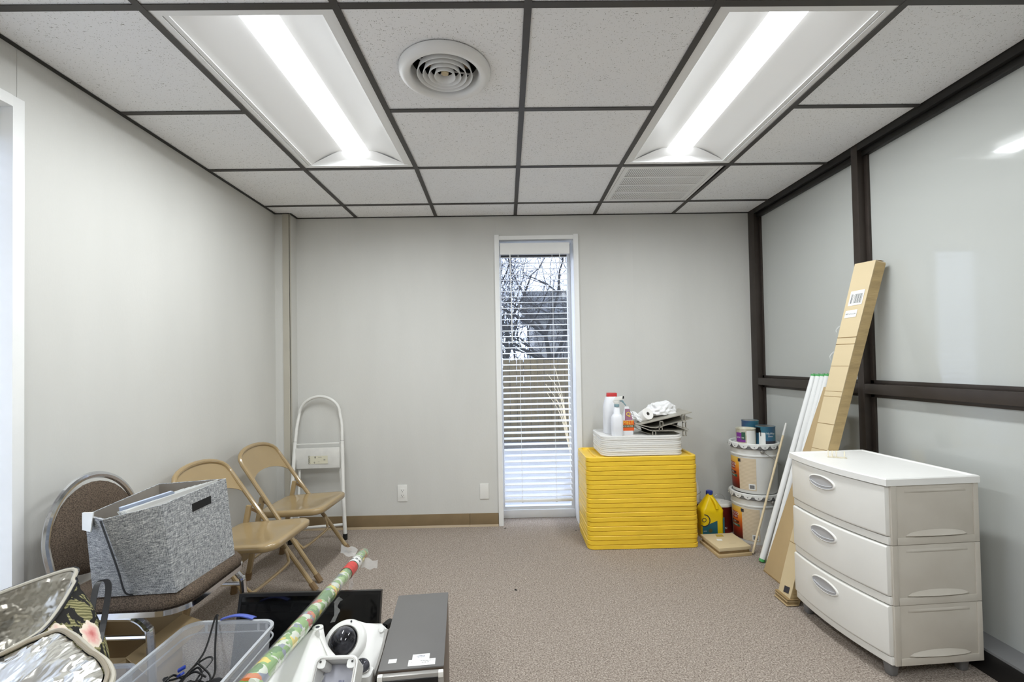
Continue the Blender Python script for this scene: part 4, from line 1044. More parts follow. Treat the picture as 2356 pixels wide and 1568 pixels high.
for s_, sz, x, y, m_ in (('LPPFIX', .0078, .022, -.1465, M_inkblue), ('UR . LIGHT', .004, .023, -.152, M_inkblue), ('TKYBM2BM-47 X1', .0046, .040, -.168, M_ink), ('IEUCB  MF', .0044, .036, -.175, M_ink), ('www ..... ...', .003, .004, -.172, M_ink)):
    o_ = textbm(s_, sz, lambda a_, c_, x=x, y=y: (x + a_, y + c_, H_ + .0012)); part(t, 'lettering', o_, m_)
b = NB(); bx(b, -.02, .06, -.13, -.118, H_, H_ + .0003)

# power cord behind the tower
t = thing('power_cord', 'black power cord with plug end on the carpet between television and tower', 'cord', (-.60, 2.2, 0))
b = NB(); tube(b, smoothpath([(-.52, 2.02, .006), (-.60, 2.08, .006), (-.615, 2.14, .007), (-.60, 2.18, .012), (-.583, 2.215, .015)], 6), .0045, 8); part(t, 'cable', b, M_cable, world=True)
b = NB(); bar(b, (-.588, 2.205, .014), (-.566, 2.248, .016), .032, .022); part(t, 'connector', b, M_black, world=True, bevel=.004)
b = NB(); bar(b, (-.600, 2.180, .012), (-.588, 2.205, .014), .016, .014); part(t, 'strain_relief', b, M_black, world=True, bevel=.003)

# ------------------------------------------------------------ carton carrying security camera housings
t = thing('low_carton', 'low open carton holding the white dome camera parts', 'cardboard box', (-.585, 1.25, 0))
b = NB(); bx(b, -.72, -.42, .92, 1.50, 0, .20); part(t, 'body', b, M_card, world=True, bevel=.003)

t = thing('dome_camera', 'white dome security camera with smoked dome on a curved wall bracket', 'security camera', (-.50, 1.44, .20))
ax = Matrix.Rotation(math.radians(42), 3, 'X') @ Matrix.Rotation(math.radians(-4), 3, 'Y')   # dome axis tips up towards the viewer
C0 = Vector((-.503, 1.43, .395))
b = NB(); lathe(b, [(.042, .018), (.048, .019), (.060, .014), (.066, .004), (.067, -.02), (.066, -.055), (.040, -.060)], C0, 40, ax, capt=True); part(t, 'dome_ring', b, M_cam, world=True, angle=60)
b = NB(); lathe(b, [(.041, .012)] + [(.040 * math.cos(a * PI / 20), .014 + .040 * math.sin(a * PI / 20)) for a in range(0, 10)] + [(.0005, .054)], C0, 36, ax); part(t, 'smoked_dome', b, M_dome, world=True, angle=80)
b = NB(); lathe(b, [(.042, .018), (.0435, .021), (.046, .018)], C0, 36, ax); part(t, 'seal_ring', b, M_silver, world=True)
b = NB(); q = C0 + ax @ Vector((.012, .054, .018)); tube(b, [q, q + ax @ Vector((0, 0, .002))], .003, 8); part(t, 'screw', b, M_ink, world=True)
# bracket wing
def pl(x, y, z): return C0 + ax @ Vector((x, y, z))
wing = [(.02, .062), (.055, .052), (.100, .052), (.122, .035), (.117, -.03), (.098, -.125), (.085, -.13), (.05, -.06), (.0, -.05)]
b = NB(); hexa(b, [pl(x, y, -.006) for x, y in wing], [pl(x, y, .004 - .25 * max(0, x - .05)) for x, y in wing]); part(t, 'bracket_wing', b, M_cam, world=True, bevel=.003)
lip = [pl(.120, .035, -.01), pl(.115, -.03, -.01), pl(.098, -.125, -.008)]
b = NB(); tube(b, smoothpath([q + Vector((0, 0, .0)) for q in lip], 4), .007, 6); part(t, 'bracket_lip', b, M_silver, world=True)
b = NB(); q = pl(.106, .032, .0); lathe(b, [(.0001, .004), (.008, .003), (.009, 0)], q, 12, ax); part(t, 'boss', b, M_cam, world=True)
b = NB(); hexa(b, [(-.56, 1.42, .2), (-.44, 1.42, .2), (-.44, 1.48, .2), (-.56, 1.48, .2)], [(-.54, 1.43, .36), (-.45, 1.43, .36), (-.45, 1.47, .34), (-.54, 1.47, .34)]); part(t, 'mount_box', b, M_cam, world=True, bevel=.006)

t = thing('mini_dome_camera', 'small dome camera on a white base beside the larger dome camera', 'security camera', (-.405, 1.29, .20))
b = NB(); loft(b, [[(x, y, z) for x, y in rrect(w, w, .012, 5, -.404, 1.290)] for z, w in ((.2, .052), (.39, .050), (.398, .046))]); part(t, 'base', b, M_cam, world=True)
b = NB(); Cm = Vector((-.411, 1.298, .408)); lathe(b, [(.0205 * math.cos(a * PI / 16 - .5), .0205 * math.sin(a * PI / 16 - .5)) for a in range(0, 10)] + [(.0005, .0205)], Cm, 28, Matrix.Rotation(.4, 3, 'X')); part(t, 'smoked_dome', b, M_dome, world=True, angle=80)
b = NB(); lathe(b, [(.017, .394), (.021, .398), (.021, .402), (.018, .404)], (-.411, 1.298, 0), 24); part(t, 'collar', b, M_silver, world=True)

t = thing('junction_box', 'open white camera junction box with screw corners in front of the dome cameras', 'junction box', (-.445, 1.17, .20))
tl = Matrix.Rotation(math.radians(48), 3, 'X'); J0 = Vector((-.442, 1.158, .448))
def jp(x, y, z): return J0 + tl @ Vector((x, y, z))
jo = rrect(.108, .135, .016, 4); ji = rrect(.092, .118, .010, 4)
b = NB(); loft(b, [[jp(x * .94, y * .94, -.075) for x, y in jo], [jp(x, y, -.004) for x, y in jo], [jp(x, y, 0) for x, y in jo], [jp(x, y, 0) for x, y in ji], [jp(x, y, -.060) for x, y in ji]]); part(t, 'housing', b, M_cam, world=True, angle=50)
b = NB(); hexa(b, [jp(x, y, -.060) for x, y in rrect(.091, .117, .01, 4)], [jp(x, y, -.0585) for x, y in rrect(.091, .117, .01, 4)]); part(t, 'floor_plate', b, M_cami, world=True)
b = NB(); loft(b, [[jp(x, y, .0005) for x, y in rrect(.100, .127, .014, 4)], [jp(x, y, .002) for x, y in rrect(.099, .126, .014, 4)], [jp(x, y, .002) for x, y in rrect(.095, .122, .012, 4)], [jp(x, y, .0005) for x, y in rrect(.094, .121, .012, 4)]], capb=False, capt=False); part(t, 'gasket', b, M_silver, world=True)
for sx in (-1, 1):
    for sy in (-1, 1):
        b = NB(); loft(b, [[jp(sx * .037 + x, sy * .050 + y, z) for x, y in rrect(.020, .020, .006, 3)] for z in (-.058, -.001)]); part(t, 'screw_post', b, M_cam, world=True)
        b = NB(); tube(b, [jp(sx * .040, sy * .054, -.0005), jp(sx * .040, sy * .054, .0008)], .0028, 8); part(t, 'screw_hole', b, M_slot, world=True)
part(t, 'lettering', textbm('BR2.8\nMxCP', .006, lambda a_, c_: jp(.004 + a_, .018 + c_, -.0580)), M_inkblue, world=True)
b = NB(); hexa(b, [(-.49, 1.12, .2), (-.40, 1.12, .2), (-.40, 1.22, .2), (-.49, 1.22, .2)], [(-.48, 1.13, .34), (-.41, 1.13, .34), (-.41, 1.21, .40), (-.48, 1.21, .40)]); part(t, 'rear_shell', b, M_cam, world=True)

t = thing('camera_cover', 'large white ridged camera cover lying left of the junction box', 'camera part', (-.57, 1.28, .20))
b = NB()
P_ = lambda *q: Vector(q)
apex, back, right, low, left, lowr = P_(-.577, 1.42, .452), P_(-.60, 1.43, .44), P_(-.475, 1.27, .440), P_(-.49, 1.07, .40), P_(-.66, 1.18, .395), P_(-.62, 1.02, .37)
grid_pts = [[P_(-.625, 1.40, .40), P_(-.590, 1.425, .452), P_(-.565, 1.42, .452), P_(-.53, 1.36, .43)],
            [P_(-.645, 1.30, .40), P_(-.600, 1.335, .462), P_(-.560, 1.345, .455), P_(-.475, 1.285, .445)],
            [P_(-.665, 1.18, .395), P_(-.605, 1.22, .452), P_(-.555, 1.24, .440), P_(-.488, 1.20, .43)],
            [P_(-.665, 1.05, .37), P_(-.61, 1.08, .425), P_(-.55, 1.09, .42), P_(-.49, 1.06, .40)]]
def cfn(u, v_):
    x = u * 3; y = v_ * 3; i, j = min(2, int(x)), min(2, int(y)); fx, fy = x - i, y - j
    a_ = grid_pts[i][j].lerp(grid_pts[i + 1][j], fx); c_ = grid_pts[i][j + 1].lerp(grid_pts[i + 1][j + 1], fx); return a_.lerp(c_, fy)
surf(b, 18, 18, cfn)
bmesh.ops.smooth_vert(b, verts=[v_ for v_ in b.verts if not v_.is_boundary], factor=.6, use_axis_x=True, use_axis_y=True, use_axis_z=True)
thick(b, .004); part(t, 'ridged_shell', b, M_cam, world=True, angle=60)
b = NB(); hexa(b, [(-.64, 1.04, .2), (-.51, 1.04, .2), (-.51, 1.30, .2), (-.64, 1.38, .2)], [(-.64, 1.06, .375), (-.52, 1.07, .39), (-.52, 1.28, .42), (-.63, 1.37, .395)]); part(t, 'inner_body', b, M_cam, world=True, bevel=.01)
b = NB(); bar(b, (-.572, 1.398, .440), (-.482, 1.262, .438), .007, .030); part(t, 'edge_wall', b, M_cam, world=True, bevel=.002)
b = NB(); tube(b, [(-.577, 1.412, .440), (-.577, 1.412, .456)], .016, 16); part(t, 'lug', b, M_cam, world=True, bevel=.003)
b = NB(); tube(b, [(-.577, 1.411, .456), (-.577, 1.411, .457)], .006, 12); part(t, 'lug_screw', b, M_ink, world=True)
b = NB(); hexa(b, [(-.572, 1.372, .42), (-.548, 1.362, .42), (-.548, 1.366, .42), (-.572, 1.376, .42)], [(-.570, 1.372, .462), (-.556, 1.362, .476), (-.555, 1.366, .476), (-.570, 1.376, .462)]); part(t, 'fin', b, M_cam, world=True)
t = thing('black_cable_coil', 'black cable bunched beside the white camera cover under the wrapping roll', 'cables', (-.68, 1.15, .20))
for k in range(5):
    b = NB(); pts = [Vector((-.675 + .012 * rnd.uniform(-1, 1), 1.0 + .055 * j, .235 + .022 * k + .02 * math.sin(j * 1.7 + k))) for j in range(7)]; tube(b, smoothpath(pts, 4), .0045, 6); part(t, 'cable', b, M_cable, world=True)

# ------------------------------------------------------------ wrapping paper roll
A_ = Vector((-.728, 2.35, .298)); B_ = Vector((-.560, 1.00, .553)); dv = (B_ - A_)
t = thing('wrapping_paper_roll', 'long cellophane wrapped roll of colourful wrapping paper lying across the television', 'wrapping paper', tuple(A_))
b = NB(); tube(b, [A_ + dv * k / 12 for k in range(13)], [.0235 + .002 * math.sin(k * 2.3) for k in range(13)], 20); part(t, 'printed_roll', b, M_wrap, world=True, angle=60)
for s0, s1, m_, nm, lb in ((.145, .205, M_label, 'price_band', 'white paper band with printed figures'), (.215, .300, mat('red_band', (206, 60, 56), .35, var=.1, vs=30), 'red_band', 'red and pale printed band')):
    b = NB(); tube(b, [A_ + dv * s0, A_ + dv * s1], .0262, 20, caps=False); part(t, nm, b, m_, world=True, label=lb)
dn = dv.normalized(); un = dn.cross(Vector((0, 0, 1))).normalized(); vn = un.cross(dn).normalized()
def rollfn(s0):
    def fn(x, y):
        a_ = 1.9 + (x) / .0262; q = A_ + dn * (s0 * dv.length - y); return q + (un * math.cos(a_) + vn * math.sin(a_)) * .0270
    return fn
part(t, 'lettering', textbm('$24', .034, rollfn(.175)), M_ink, world=True)
b = NB(); tube(b, [A_ + dv * k for k in (.0, .2, .4, .6, .8, 1)], [.0250, .0262, .0255, .0265, .0256, .0262], 20, caps=False); part(t, 'cellophane_sleeve', b, seethrough('thin_sleeve', (236, 236, 234), .10, .06, .8, 40), world=True)
def ribbon(bm, pts, w, seed):
    r_ = random.Random(seed); pts = smoothpath(pts, 4); prev = None
    for i, q in enumerate(pts):
        d = Vector((r_.uniform(.4, 1), r_.uniform(-.5, .5), r_.uniform(-.5, .5))).normalized() * w * r_.uniform(.6, 1.1)
        cur = (bm.verts.new(q - d), bm.verts.new(q + Vector((0, 0, .004)) * r_.uniform(-1, 1)), bm.verts.new(q + d))
        if prev: bm.faces.new((prev[0], prev[1], cur[1], cur[0])); bm.faces.new((prev[1], prev[2], cur[2], cur[1]))
        prev = cur
b = NB(); ribbon(b, [(-.712, 2.12, .345), (-.698, 2.06, .315), (-.682, 2.02, .31), (-.674, 1.98, .290), (-.655, 1.78, .345), (-.625, 1.70, .35), (-.612, 1.62, .355)], .011, 3); part(t, 'cellophane_tail', b, M_cello, world=True)
for k, (q, d) in enumerate((((-.735, 2.26, .335), (-.075, .0, .02)), ((-.695, 2.22, .305), (.065, .02, -.02)))):
    b = NB(); q = Vector(q); d = Vector(d)
    surf(b, 5, 3, lambda u, v_: q + d * u + Vector((0, .02 * (v_ - .5) * 2 * (1 - .6 * u), .016 * (v_ - .5) * 2 + .006 * math.sin(9 * u + 5 * v_)))); part(t, 'cellophane_flag', b, M_cello, world=True)

# ------------------------------------------------------------ stack of yellow lids
ORD = ['topmost', 'second from the top', 'third from the top', 'fourth from the top', 'fifth from the top', 'sixth from the top', 'seventh from the top', 'eighth from the top', 'ninth from the top', 'tenth from the top', 'eleventh from the top', 'twelfth from the top', 'eighth from the bottom', 'seventh from the bottom', 'sixth from the bottom', 'fifth from the bottom', 'fourth from the bottom', 'third from the bottom', 'second from the bottom', 'lowest']
YW, YD, YP = .738, .385, .0302
def lidmesh(name, w, d, h, r, rim, sink, m, n=6, gv=.004):
    b = NB(); R = lambda ins, z, rr=None: [(x, y, z) for x, y in rrect(w - 2 * ins, d - 2 * ins, max(.005, (rr or r) - ins * .5), n)]
    loft(b, [R(gv + .003, .0004), R(gv, .0010), R(0, .0010 + gv * .7), R(0, h - gv * .7), R(gv * .8, h), R(gv + .004, h), R(rim, h), R(rim + .004, h - sink)])
    return mkmesh(name, b, m, angle=38)
me_y = lidmesh('yellow_crate_lid', YW, YD, YP - .0004, .045, .022, .010, M_yel)
rnd = random.Random(2)
for k in range(20):
    j = 19 - k
    o = bpy.data.objects.new('yellow_crate_lid', me_y); COL.objects.link(o)
    o.location = (.884 + rnd.uniform(-.0025, .0025), 3.25 + rnd.uniform(-.002, .002), .0 + YP * k); o.rotation_euler = (0, 0, rnd.uniform(-.002, .002))
    tag(o, 'yellow plastic crate lid, %s of the tall yellow stack' % ORD[j], 'crate lid', 'yellow crate lids stacked beside the window')
    if k == 19:
        for yy in (-.15, .15):
            b = NB()
            for xx in (-.22, .05, .24): bx(b, xx - .05, xx + .05, yy - .012, yy + .012, YP - .012, YP - .004)
            part(o, 'grip_rib', b, M_yel, parent=o)
        b = NB()
        for xx in (-.30, -.24, -.18): bx(b, xx - .004, xx + .004, -.13, .13, YP - .012, YP - .002)
        part(o, 'stiffening_rib', b, M_yel, parent=o)
ytop = YP * 20
# ------------------------------------------------------------ white trays
ORDW = ['topmost', 'second from the top', 'third from the top', 'fourth from the top', 'fifth from the top', 'fifth from the bottom', 'fourth from the bottom', 'third from the bottom', 'second from the bottom', 'lowest']
WP = .0132
me_w = lidmesh('white_tray', .548, .37, WP - .0003, .06, .012, .005, M_white2, gv=.0022)
for k in range(10):
    o = bpy.data.objects.new('white_tray', me_w); COL.objects.link(o)
    o.location = (.902 + rnd.uniform(-.002, .002), 3.275 + rnd.uniform(-.002, .002), ytop - .0005 + WP * k); o.rotation_euler = (0, 0, rnd.uniform(-.003, .003))
    tag(o, 'shallow white plastic tray, %s of the white stack on the yellow lids' % ORDW[9 - k], 'tray', 'white trays stacked on the yellow lids')
wtop = ytop + WP * 10 - .0058

# bottles on the trays
t = thing('spray_bottle', 'small milky spray bottle with grey green collar and lever', 'spray bottle', (.745, 3.15, wtop))
b = NB(); loft(b, [[(x, y, z) for x, y in rrect(w, w * .8, w * .3, 5)] for z, w in ((0, .070), (.004, .076), (.125, .078), (.142, .060), (.150, .044), (.185, .040), (.192, .030), (.20, .028))]); part(t, 'bottle', b, M_white_t, angle=60)
b = NB(); lathe(b, [(.016, .196), (.0175, .198), (.0175, .212), (.015, .214)], seg=20, capb=True, capt=True); part(t, 'collar', b, M_greyteal)
b = NB(); hexa(b, [(-.014, -.009, .214), (.014, -.009, .214), (.014, .009, .214), (-.014, .009, .214)], [(-.026, -.009, .236), (.012, -.009, .238), (.012, .009, .238), (-.026, .009, .236)])
hexa(b, [(-.026, -.009, .236), (.036, -.009, .240), (.036, .009, .240), (-.026, .009, .236)], [(-.002, -.007, .262), (.042, -.007, .268), (.042, .007, .268), (-.002, .007, .262)]); part(t, 'spray_head', b, M_white, bevel=.003)
b = NB(); hexa(b, [(.040, -.006, .250), (.050, -.006, .250), (.050, .006, .250), (.040, .006, .250)], [(.042, -.006, .268), (.050, -.006, .268), (.050, .006, .268), (.042, .006, .268)]); part(t, 'nozzle', b, M_black, bevel=.001)
b = NB(); tube(b, smoothpath([(.022, 0, .240), (.036, 0, .236), (.048, 0, .222), (.062, 0, .204)], 4), [.008] * 4 + [.006] * 4 + [.004] * 5, 8, flat=1.0); part(t, 'trigger_lever', b, M_greyteal)
t = thing('gallon_bottle', 'tall white bottle with red cap behind the small spray bottle', 'bottle', (.738, 3.285, wtop))
b = NB(); loft(b, [[(x, y, z) for x, y in rrect(w, w * .75, w * .25, 5)] for z, w in ((0, .108), (.005, .114), (.17, .114), (.20, .108), (.245, .084), (.256, .070))]); part(t, 'bottle', b, M_white_t, angle=60)
b = NB(); hexa(b, [(-.034, -.016, .256), (.040, -.016, .256), (.040, .016, .256), (-.034, .016, .256)], [(-.030, -.014, .284), (.040, -.014, .282), (.040, .014, .282), (-.030, .014, .284)]); part(t, 'cap', b, M_redcap, bevel=.004)
t = thing('melt_bottle', 'clear jug of ice melt with orange and yellow label on the white trays', 'bottle', (.826, 3.205, wtop))
prof = ((0, .082), (.004, .088), (.095, .088), (.118, .070), (.175, .036), (.188, .032), (.19, .026))
b = NB(); loft(b, [[(x, y, z) for x, y in rrect(w, w * .6, w * .22, 5)] for z, w in prof]); part(t, 'bottle', b, M_white_t, angle=60)
fy = -.0268
b = NB(); quad(b, [(-.042, fy, .028), (.042, fy, .028), (.042, fy, .098), (-.042, fy, .098)]); part(t, 'front_label', b, M_orange)
b = NB(); quad(b, [(-.042, fy - .0004, .050), (.042, fy - .0004, .050), (.042, fy - .0004, .068), (-.042, fy - .0004, .068)]); part(t, 'label_band', b, mat('olive_band', (96, 96, 56), .5))
b = NB(); quad(b, [(-.02, -.0265, .100), (.034, -.0265, .102), (.017, -.0135, .176), (-.014, -.0135, .176)]); part(t, 'neck_label', b, mat('mauve_label', (158, 110, 130), .5))
part(t, 'lettering', textbm('MELT', .036, lambda a_, c_: (.002 + a_ * .82, fy - .0008, .083 + c_)), M_gold)
part(t, 'lettering', textbm('ICE MELTER', .013, lambda a_, c_: (.002 + a_, fy - .0008, .058 + c_)), M_label)
part(t, 'lettering', textbm('Q', .040, lambda a_, c_: (.006 + a_, -.0262 + (.140 + c_ - .11) * .17 - .002, .140 + c_)), M_gold)

# silver letter trays, collapsed
t = thing('letter_tray', 'collapsed silver and black three tier letter tray on the white trays', 'letter tray', (1.05, 3.22, wtop))
def plate_(pts, y0_, y1_, th, nm, m_in=M_steel):
    b = NB()
    bot_ = [(x, y0_ + sk, z) for (x, z, sk) in pts]; n = len(pts)
    g = [[b.verts.new((x, y0_ + sk, z)) for (x, z, sk) in pts], [b.verts.new((x, y1_ + sk, z)) for (x, z, sk) in pts]]
    for i in range(n - 1): b.faces.new((g[0][i], g[0][i + 1], g[1][i + 1], g[1][i]))
    thick(b, th); part(t, nm, b, m_in, world=True)
    b = NB(); g = [[b.verts.new((x, y0_ + sk + .003, z - .0022)) for (x, z, sk) in pts], [b.verts.new((x, y1_ + sk - .003, z - .0022)) for (x, z, sk) in pts]]
    for i in range(n - 1): b.faces.new((g[0][i], g[0][i + 1], g[1][i + 1], g[1][i]))
    part(t, 'black_lining', b, M_blackfelt, world=True)
plate_([(.872, wtop + .086, .04), (.900, wtop + .078, .02), (.990, wtop + .100, 0), (1.245, wtop + .155, 0)], 3.12, 3.36, .006, 'tray_panel')
plate_([(.872, wtop + .080, .04), (.965, wtop + .058, .0), (1.00, wtop + .056, 0), (1.245, wtop + .115, 0)], 3.115, 3.35, .005, 'tray_panel')
plate_([(.872, wtop + .074, .04), (.960, wtop + .038, 0), (1.215, wtop + .030, 0)], 3.115, 3.34, .005, 'tray_panel')
plate_([(1.04, wtop + .066, .02), (1.10, wtop + .075, 0), (1.235, wtop + .034, 0)], 3.15, 3.35, .004, 'tray_panel')
b = NB(); hexa(b, [(.96, 3.30, wtop + .002), (1.20, 3.30, wtop + .002), (1.20, 3.306, wtop + .002), (.96, 3.306, wtop + .002)], [(.93, 3.30, wtop + .080), (1.235, 3.30, wtop + .145), (1.235, 3.306, wtop + .145), (.93, 3.306, wtop + .080)]); part(t, 'gap_shade_panel', b, M_blackfelt, world=True)  # added black slab, paints the dark shade between the tray panels
b = NB(); surf(b, 8, 2, lambda u, v_: (.868 + .06 * u * u + .30 * u * (u > .0) * .3 , 3.16 + .18 * v_, wtop + .004 + .066 * (1 - u) ** 2)); thick(b, .002); part(t, 'curved_lip', b, M_steel, world=True)
for (x, z0_, z1_) in ((.985, .0, .036), (1.190, -.004, .032), (1.035, .058, .098), (1.03, .032, .060), (1.185, .095, .140), (1.19, .05, .090)):
    b = NB(); z0_ += wtop; z1_ += wtop; y_ = 3.110
    bx(b, x - .012, x - .008, y_, y_ + .012, z0_, z1_); bx(b, x + .008, x + .012, y_, y_ + .012, z0_, z1_); bx(b, x - .012, x + .012, y_, y_ + .003, z1_ - .006, z1_); bx(b, x - .012, x + .012, y_, y_ + .003, z0_, z0_ + .005)
    part(t, 'support_clip', b, M_steel, world=True)
t = thing('toilet_roll', 'white toilet paper roll lying on the collapsed letter tray', 'paper roll', (.955, 3.20, wtop + .085))
b = NB(); mx = Matrix.Rotation(math.radians(62), 3, 'X') @ Matrix.Rotation(.3, 3, 'Y')
lathe(b, [(.012, -.035), (.040, -.035), (.042, -.033), (.042, .033), (.040, .035), (.012, .035), (.012, -.035)], (.005, .02, .040), 28, mx); part(t, 'paper', b, M_paper)
b = NB(); lathe(b, [(.0118, -.034), (.0118, .034)], (.005, .02, .040), 16, mx); part(t, 'core', b, M_silver)
b = NB(); bmesh.ops.create_icosphere(b, subdivisions=5, radius=1)
for v_ in b.verts:
    q = v_.co.copy(); r1 = 1 + .34 * mnoise.noise(q * 1.8 + Vector((3, 1, 7))) + .16 * mnoise.noise(q * 4.0) + .04 * abs(mnoise.noise(q * 11))
    v_.co = Vector((q.x * .105 * r1, q.y * .07 * r1, max(-.40, q.z) * .062 * r1)); v_.co.z += .015 * q.x * -1 + .165 * v_.co.x
single('white_plastic_bag', b, M_bagw, 'crumpled white plastic bag heaped on the letter tray', 'plastic bag', (1.085, 3.27, wtop + .152), angle=30)
b = NB(); bmesh.ops.create_icosphere(b, subdivisions=4, radius=1)
for v_ in b.verts:
    q = v_.co.copy(); r1 = 1 + .45 * mnoise.noise(q * 2.6 + Vector((1, 8, 2))) + .25 * mnoise.noise(q * 6)
    v_.co = Vector((q.x * .050 * r1, q.y * .04 * r1, max(-.5, q.z) * .030 * r1)); v_.co.z -= v_.co.x * .45
single('tissue_wad', b, M_bagw, 'small white tissue wad left of the toilet roll', 'tissue', (.900, 3.24, wtop + .108), angle=25)

# ------------------------------------------------------------ pails, cans, jugs by the partition
def cyl_patch(bm, c, r, a0, a1, z0, z1, n=14, taper=0):
    def fn(u, v_):
        a = a0 + (a1 - a0) * u; z = z0 + (z1 - z0) * v_; rr = r + taper * v_
        return (c[0] + rr * math.cos(a), c[1] + rr * math.sin(a), c[2] + z)
    surf(bm, n, 1, fn)
def cyl_text(s_, size, c, r, ac, zc, m_, t, squeeze=1):
    part(t, 'lettering', textbm(s_, size, lambda x, y: (c[0] + r * math.cos(ac + x * squeeze / r), c[1] + r * math.sin(ac + x * squeeze / r), c[2] + zc + y)), m_, world=True)
def pail(label, loc, lab_rot, bail_a, top=True):
    t = thing('metal_pail', label, 'bucket', loc, 0, 'white five gallon pails')
    b = NB(); lathe(b, [(.1565, .296), (.1585, .300), (.1585, .312), (.150, .316)], seg=56); part(t, 'lug_gap_shade', b, M_footgrey)  # grey band painting the shade between lid and lugs
    b = NB(); lathe(b, [(.001, .004), (.130, .004), (.136, 0), (.138, .006), (.146, .245), (.151, .249), (.151, .256), (.147, .260), (.148, .318), (.153, .322), (.155, .326)], seg=56); part(t, 'pail_body', b, M_pail, angle=40)
    b = NB(); lathe(b, [(.001, .318), (.138, .318), (.142, .332), (.152, .335), (.158, .331), (.160, .324), (.158, .316)], seg=56); part(t, 'pail_lid', b, M_pail, angle=40)
    for k in range(16):
        a = 2 * PI * k / 16 + lab_rot
        b = NB()
        def fn(u, v_):
            aa = a + (u - .5) * .34; w = math.sin(PI * u) ** .5
            return ((.1630 + .002 * v_) * math.cos(aa), (.1630 + .002 * v_) * math.sin(aa), .327 - .026 * v_ * w)
        surf(b, 8, 2, fn); thick(b, .0015); o_ = part(t, 'lid_lug', b, M_pail, angle=50)
        b = NB(); bar(b, (.1640 * math.cos(a), .1640 * math.sin(a), .3135), (.1665 * math.cos(a), .1665 * math.sin(a), .3135), .006, .005); part(t, 'dimple_shade', b, M_footgrey)  # dark dot painted as the shade of an embossed dimple
    r0 = .1462
    A0 = -PI / 2 + lab_rot
    c = (0, 0, 0)
    rz_ = lambda z: .138 + .008 * z / .245 + .0012
    def patch(nm, a0, a1, z0, z1, m_, dr=0, n=14):
        b = NB()
        def fn(u, v_):
            a = a0 + (a1 - a0) * u; z = z0 + (z1 - z0) * v_; return ((rz_(z) + dr) * math.cos(a), (rz_(z) + dr) * math.sin(a), z)
        surf(b, n, 4, fn); return part(t, nm, b, m_)
    patch('label_front', A0 - 1.05, A0 - .32, .022, .235, M_grad)
    patch('label_back', A0 - .32, A0 + .45, .022, .235, M_papertan)
    patch('label_strip', A0 - 1.02, A0 - .50, .118, .135, M_brownlab, .0008)
    patch('label_strip', A0 - 1.0, A0 - .46, .095, .112, M_greendk, .0008)
    patch('label_panel', A0 - .95, A0 - .55, .150, .195, M_red, .0008)
    for s_, sz, aa, zz, m_ in (('WOOD', .024, A0 - .76, .182, M_label), ('STAIN', .020, A0 - .76, .162, M_label), ('SOLID', .012, A0 - .78, .126, M_label), ('EXTERIOR', .011, A0 - .76, .103, M_label)):
        part(t, 'lettering', textbm(s_, sz, lambda x, y, aa=aa, zz=zz: ((rz_(zz) + .0016) * math.cos(aa + x / .146), (rz_(zz) + .0016) * math.sin(aa + x / .146), zz + y)), m_)
    b = NB()
    for k in range(9):
        a = A0 + .16 + k * .022
        w = .004 if k % 3 else .008
        def fn(u, v_): 
            aa = a + (w / .146) * u; z = .034 + .024 * v_; return ((rz_(z) + .0012) * math.cos(aa), (rz_(z) + .0012) * math.sin(aa), z)
        surf(b, 1, 1, fn)
    part(t, 'barcode', b, M_footgrey)
    patch('barcode_ground', A0 + .12, A0 + .40, .028, .066, M_label, .0006)
    patch('label_seal', A0 - .36, A0 - .22, .205, .227, M_ink, .0010)
    # bail ear and wire
    ca, sa = math.cos(bail_a), math.sin(bail_a)
    m3 = Matrix.Rotation(bail_a, 3, 'Z') @ Matrix.Rotation(PI / 2, 3, 'Y')
    b = NB(); lathe(b, [(.0001, .012), (.008, .011), (.013, .005), (.014, 0)], (.148 * ca, .148 * sa, .285), 16, m3); part(t, 'bail_ear', b, M_silver)
    pts = []
    for k in range(15):
        a = bail_a + PI * k / 14; pts.append((.162 * math.cos(a), .162 * math.sin(a), .285 - .115 * math.sin(PI * k / 14)))
    b = NB(); tube(b, pts, .0018, 6); part(t, 'bail_wire', b, M_tin)
    return t
PB = (1.700, 3.205)
pail('white metal pail with orange label standing on the carpet, lower of the two', (PB[0], PB[1], 0), -.74, -1.27)
pail('white metal pail with orange label stacked on the other, carrying paint cans', (PB[0] + .002, PB[1] - .003, .3355), -.86, -1.72)
ptop = .3355 + .3185
def can(label, loc, r, h, body_m, labs, open_top=False, name='paint_can'):
    t = thing(name, label, 'paint can', loc)
    b = NB(); lathe(b, [(.001, .002), (r - .001, .002), (r + .001, .001), (r + .001, .004), (r, .005), (r, h - .006), (r + .0015, h - .004), (r + .0015, h), (r - .002, h), (r - .002, h - .004)], seg=36); part(t, 'can_body', b, body_m, angle=40)
    b = NB()
    if open_top: lathe(b, [(r - .002, h - .002), (r - .008, h - .002), (r - .010, h - .02), (.001, h - .022)], seg=32); part(t, 'can_mouth', b, M_drip, angle=40)
    else:
        lathe(b, [(r - .002, h - .001), (r - .006, h - .004), (r - .010, h - .004), (r - .013, h - .001), (.001, h - .002)], seg=32); part(t, 'can_lid', b, M_tin, angle=40)
    for nm, a0, a1, z0, z1, m_, dr in labs:
        b = NB(); surf(b, 12, 1, lambda u, v_: ((r + .0006 + dr) * math.cos(a0 + (a1 - a0) * u), (r + .0006 + dr) * math.sin(a0 + (a1 - a0) * u), z0 + (z1 - z0) * v_)); part(t, nm, b, m_)
    return t
F = -2.06
t = can('paint spattered can with purple and green label on the upper pail', (1.622, 3.150, ptop), .061, .112, M_drip, [('purple_label', F - 1.15, F - .02, .022, .085, M_purple, 0), ('green_label', F - .42, F - .02, .040, .090, M_greendk, .0004), ('drip_patch', F + .1, F + 1.1, .015, .10, M_label, 0)], True)
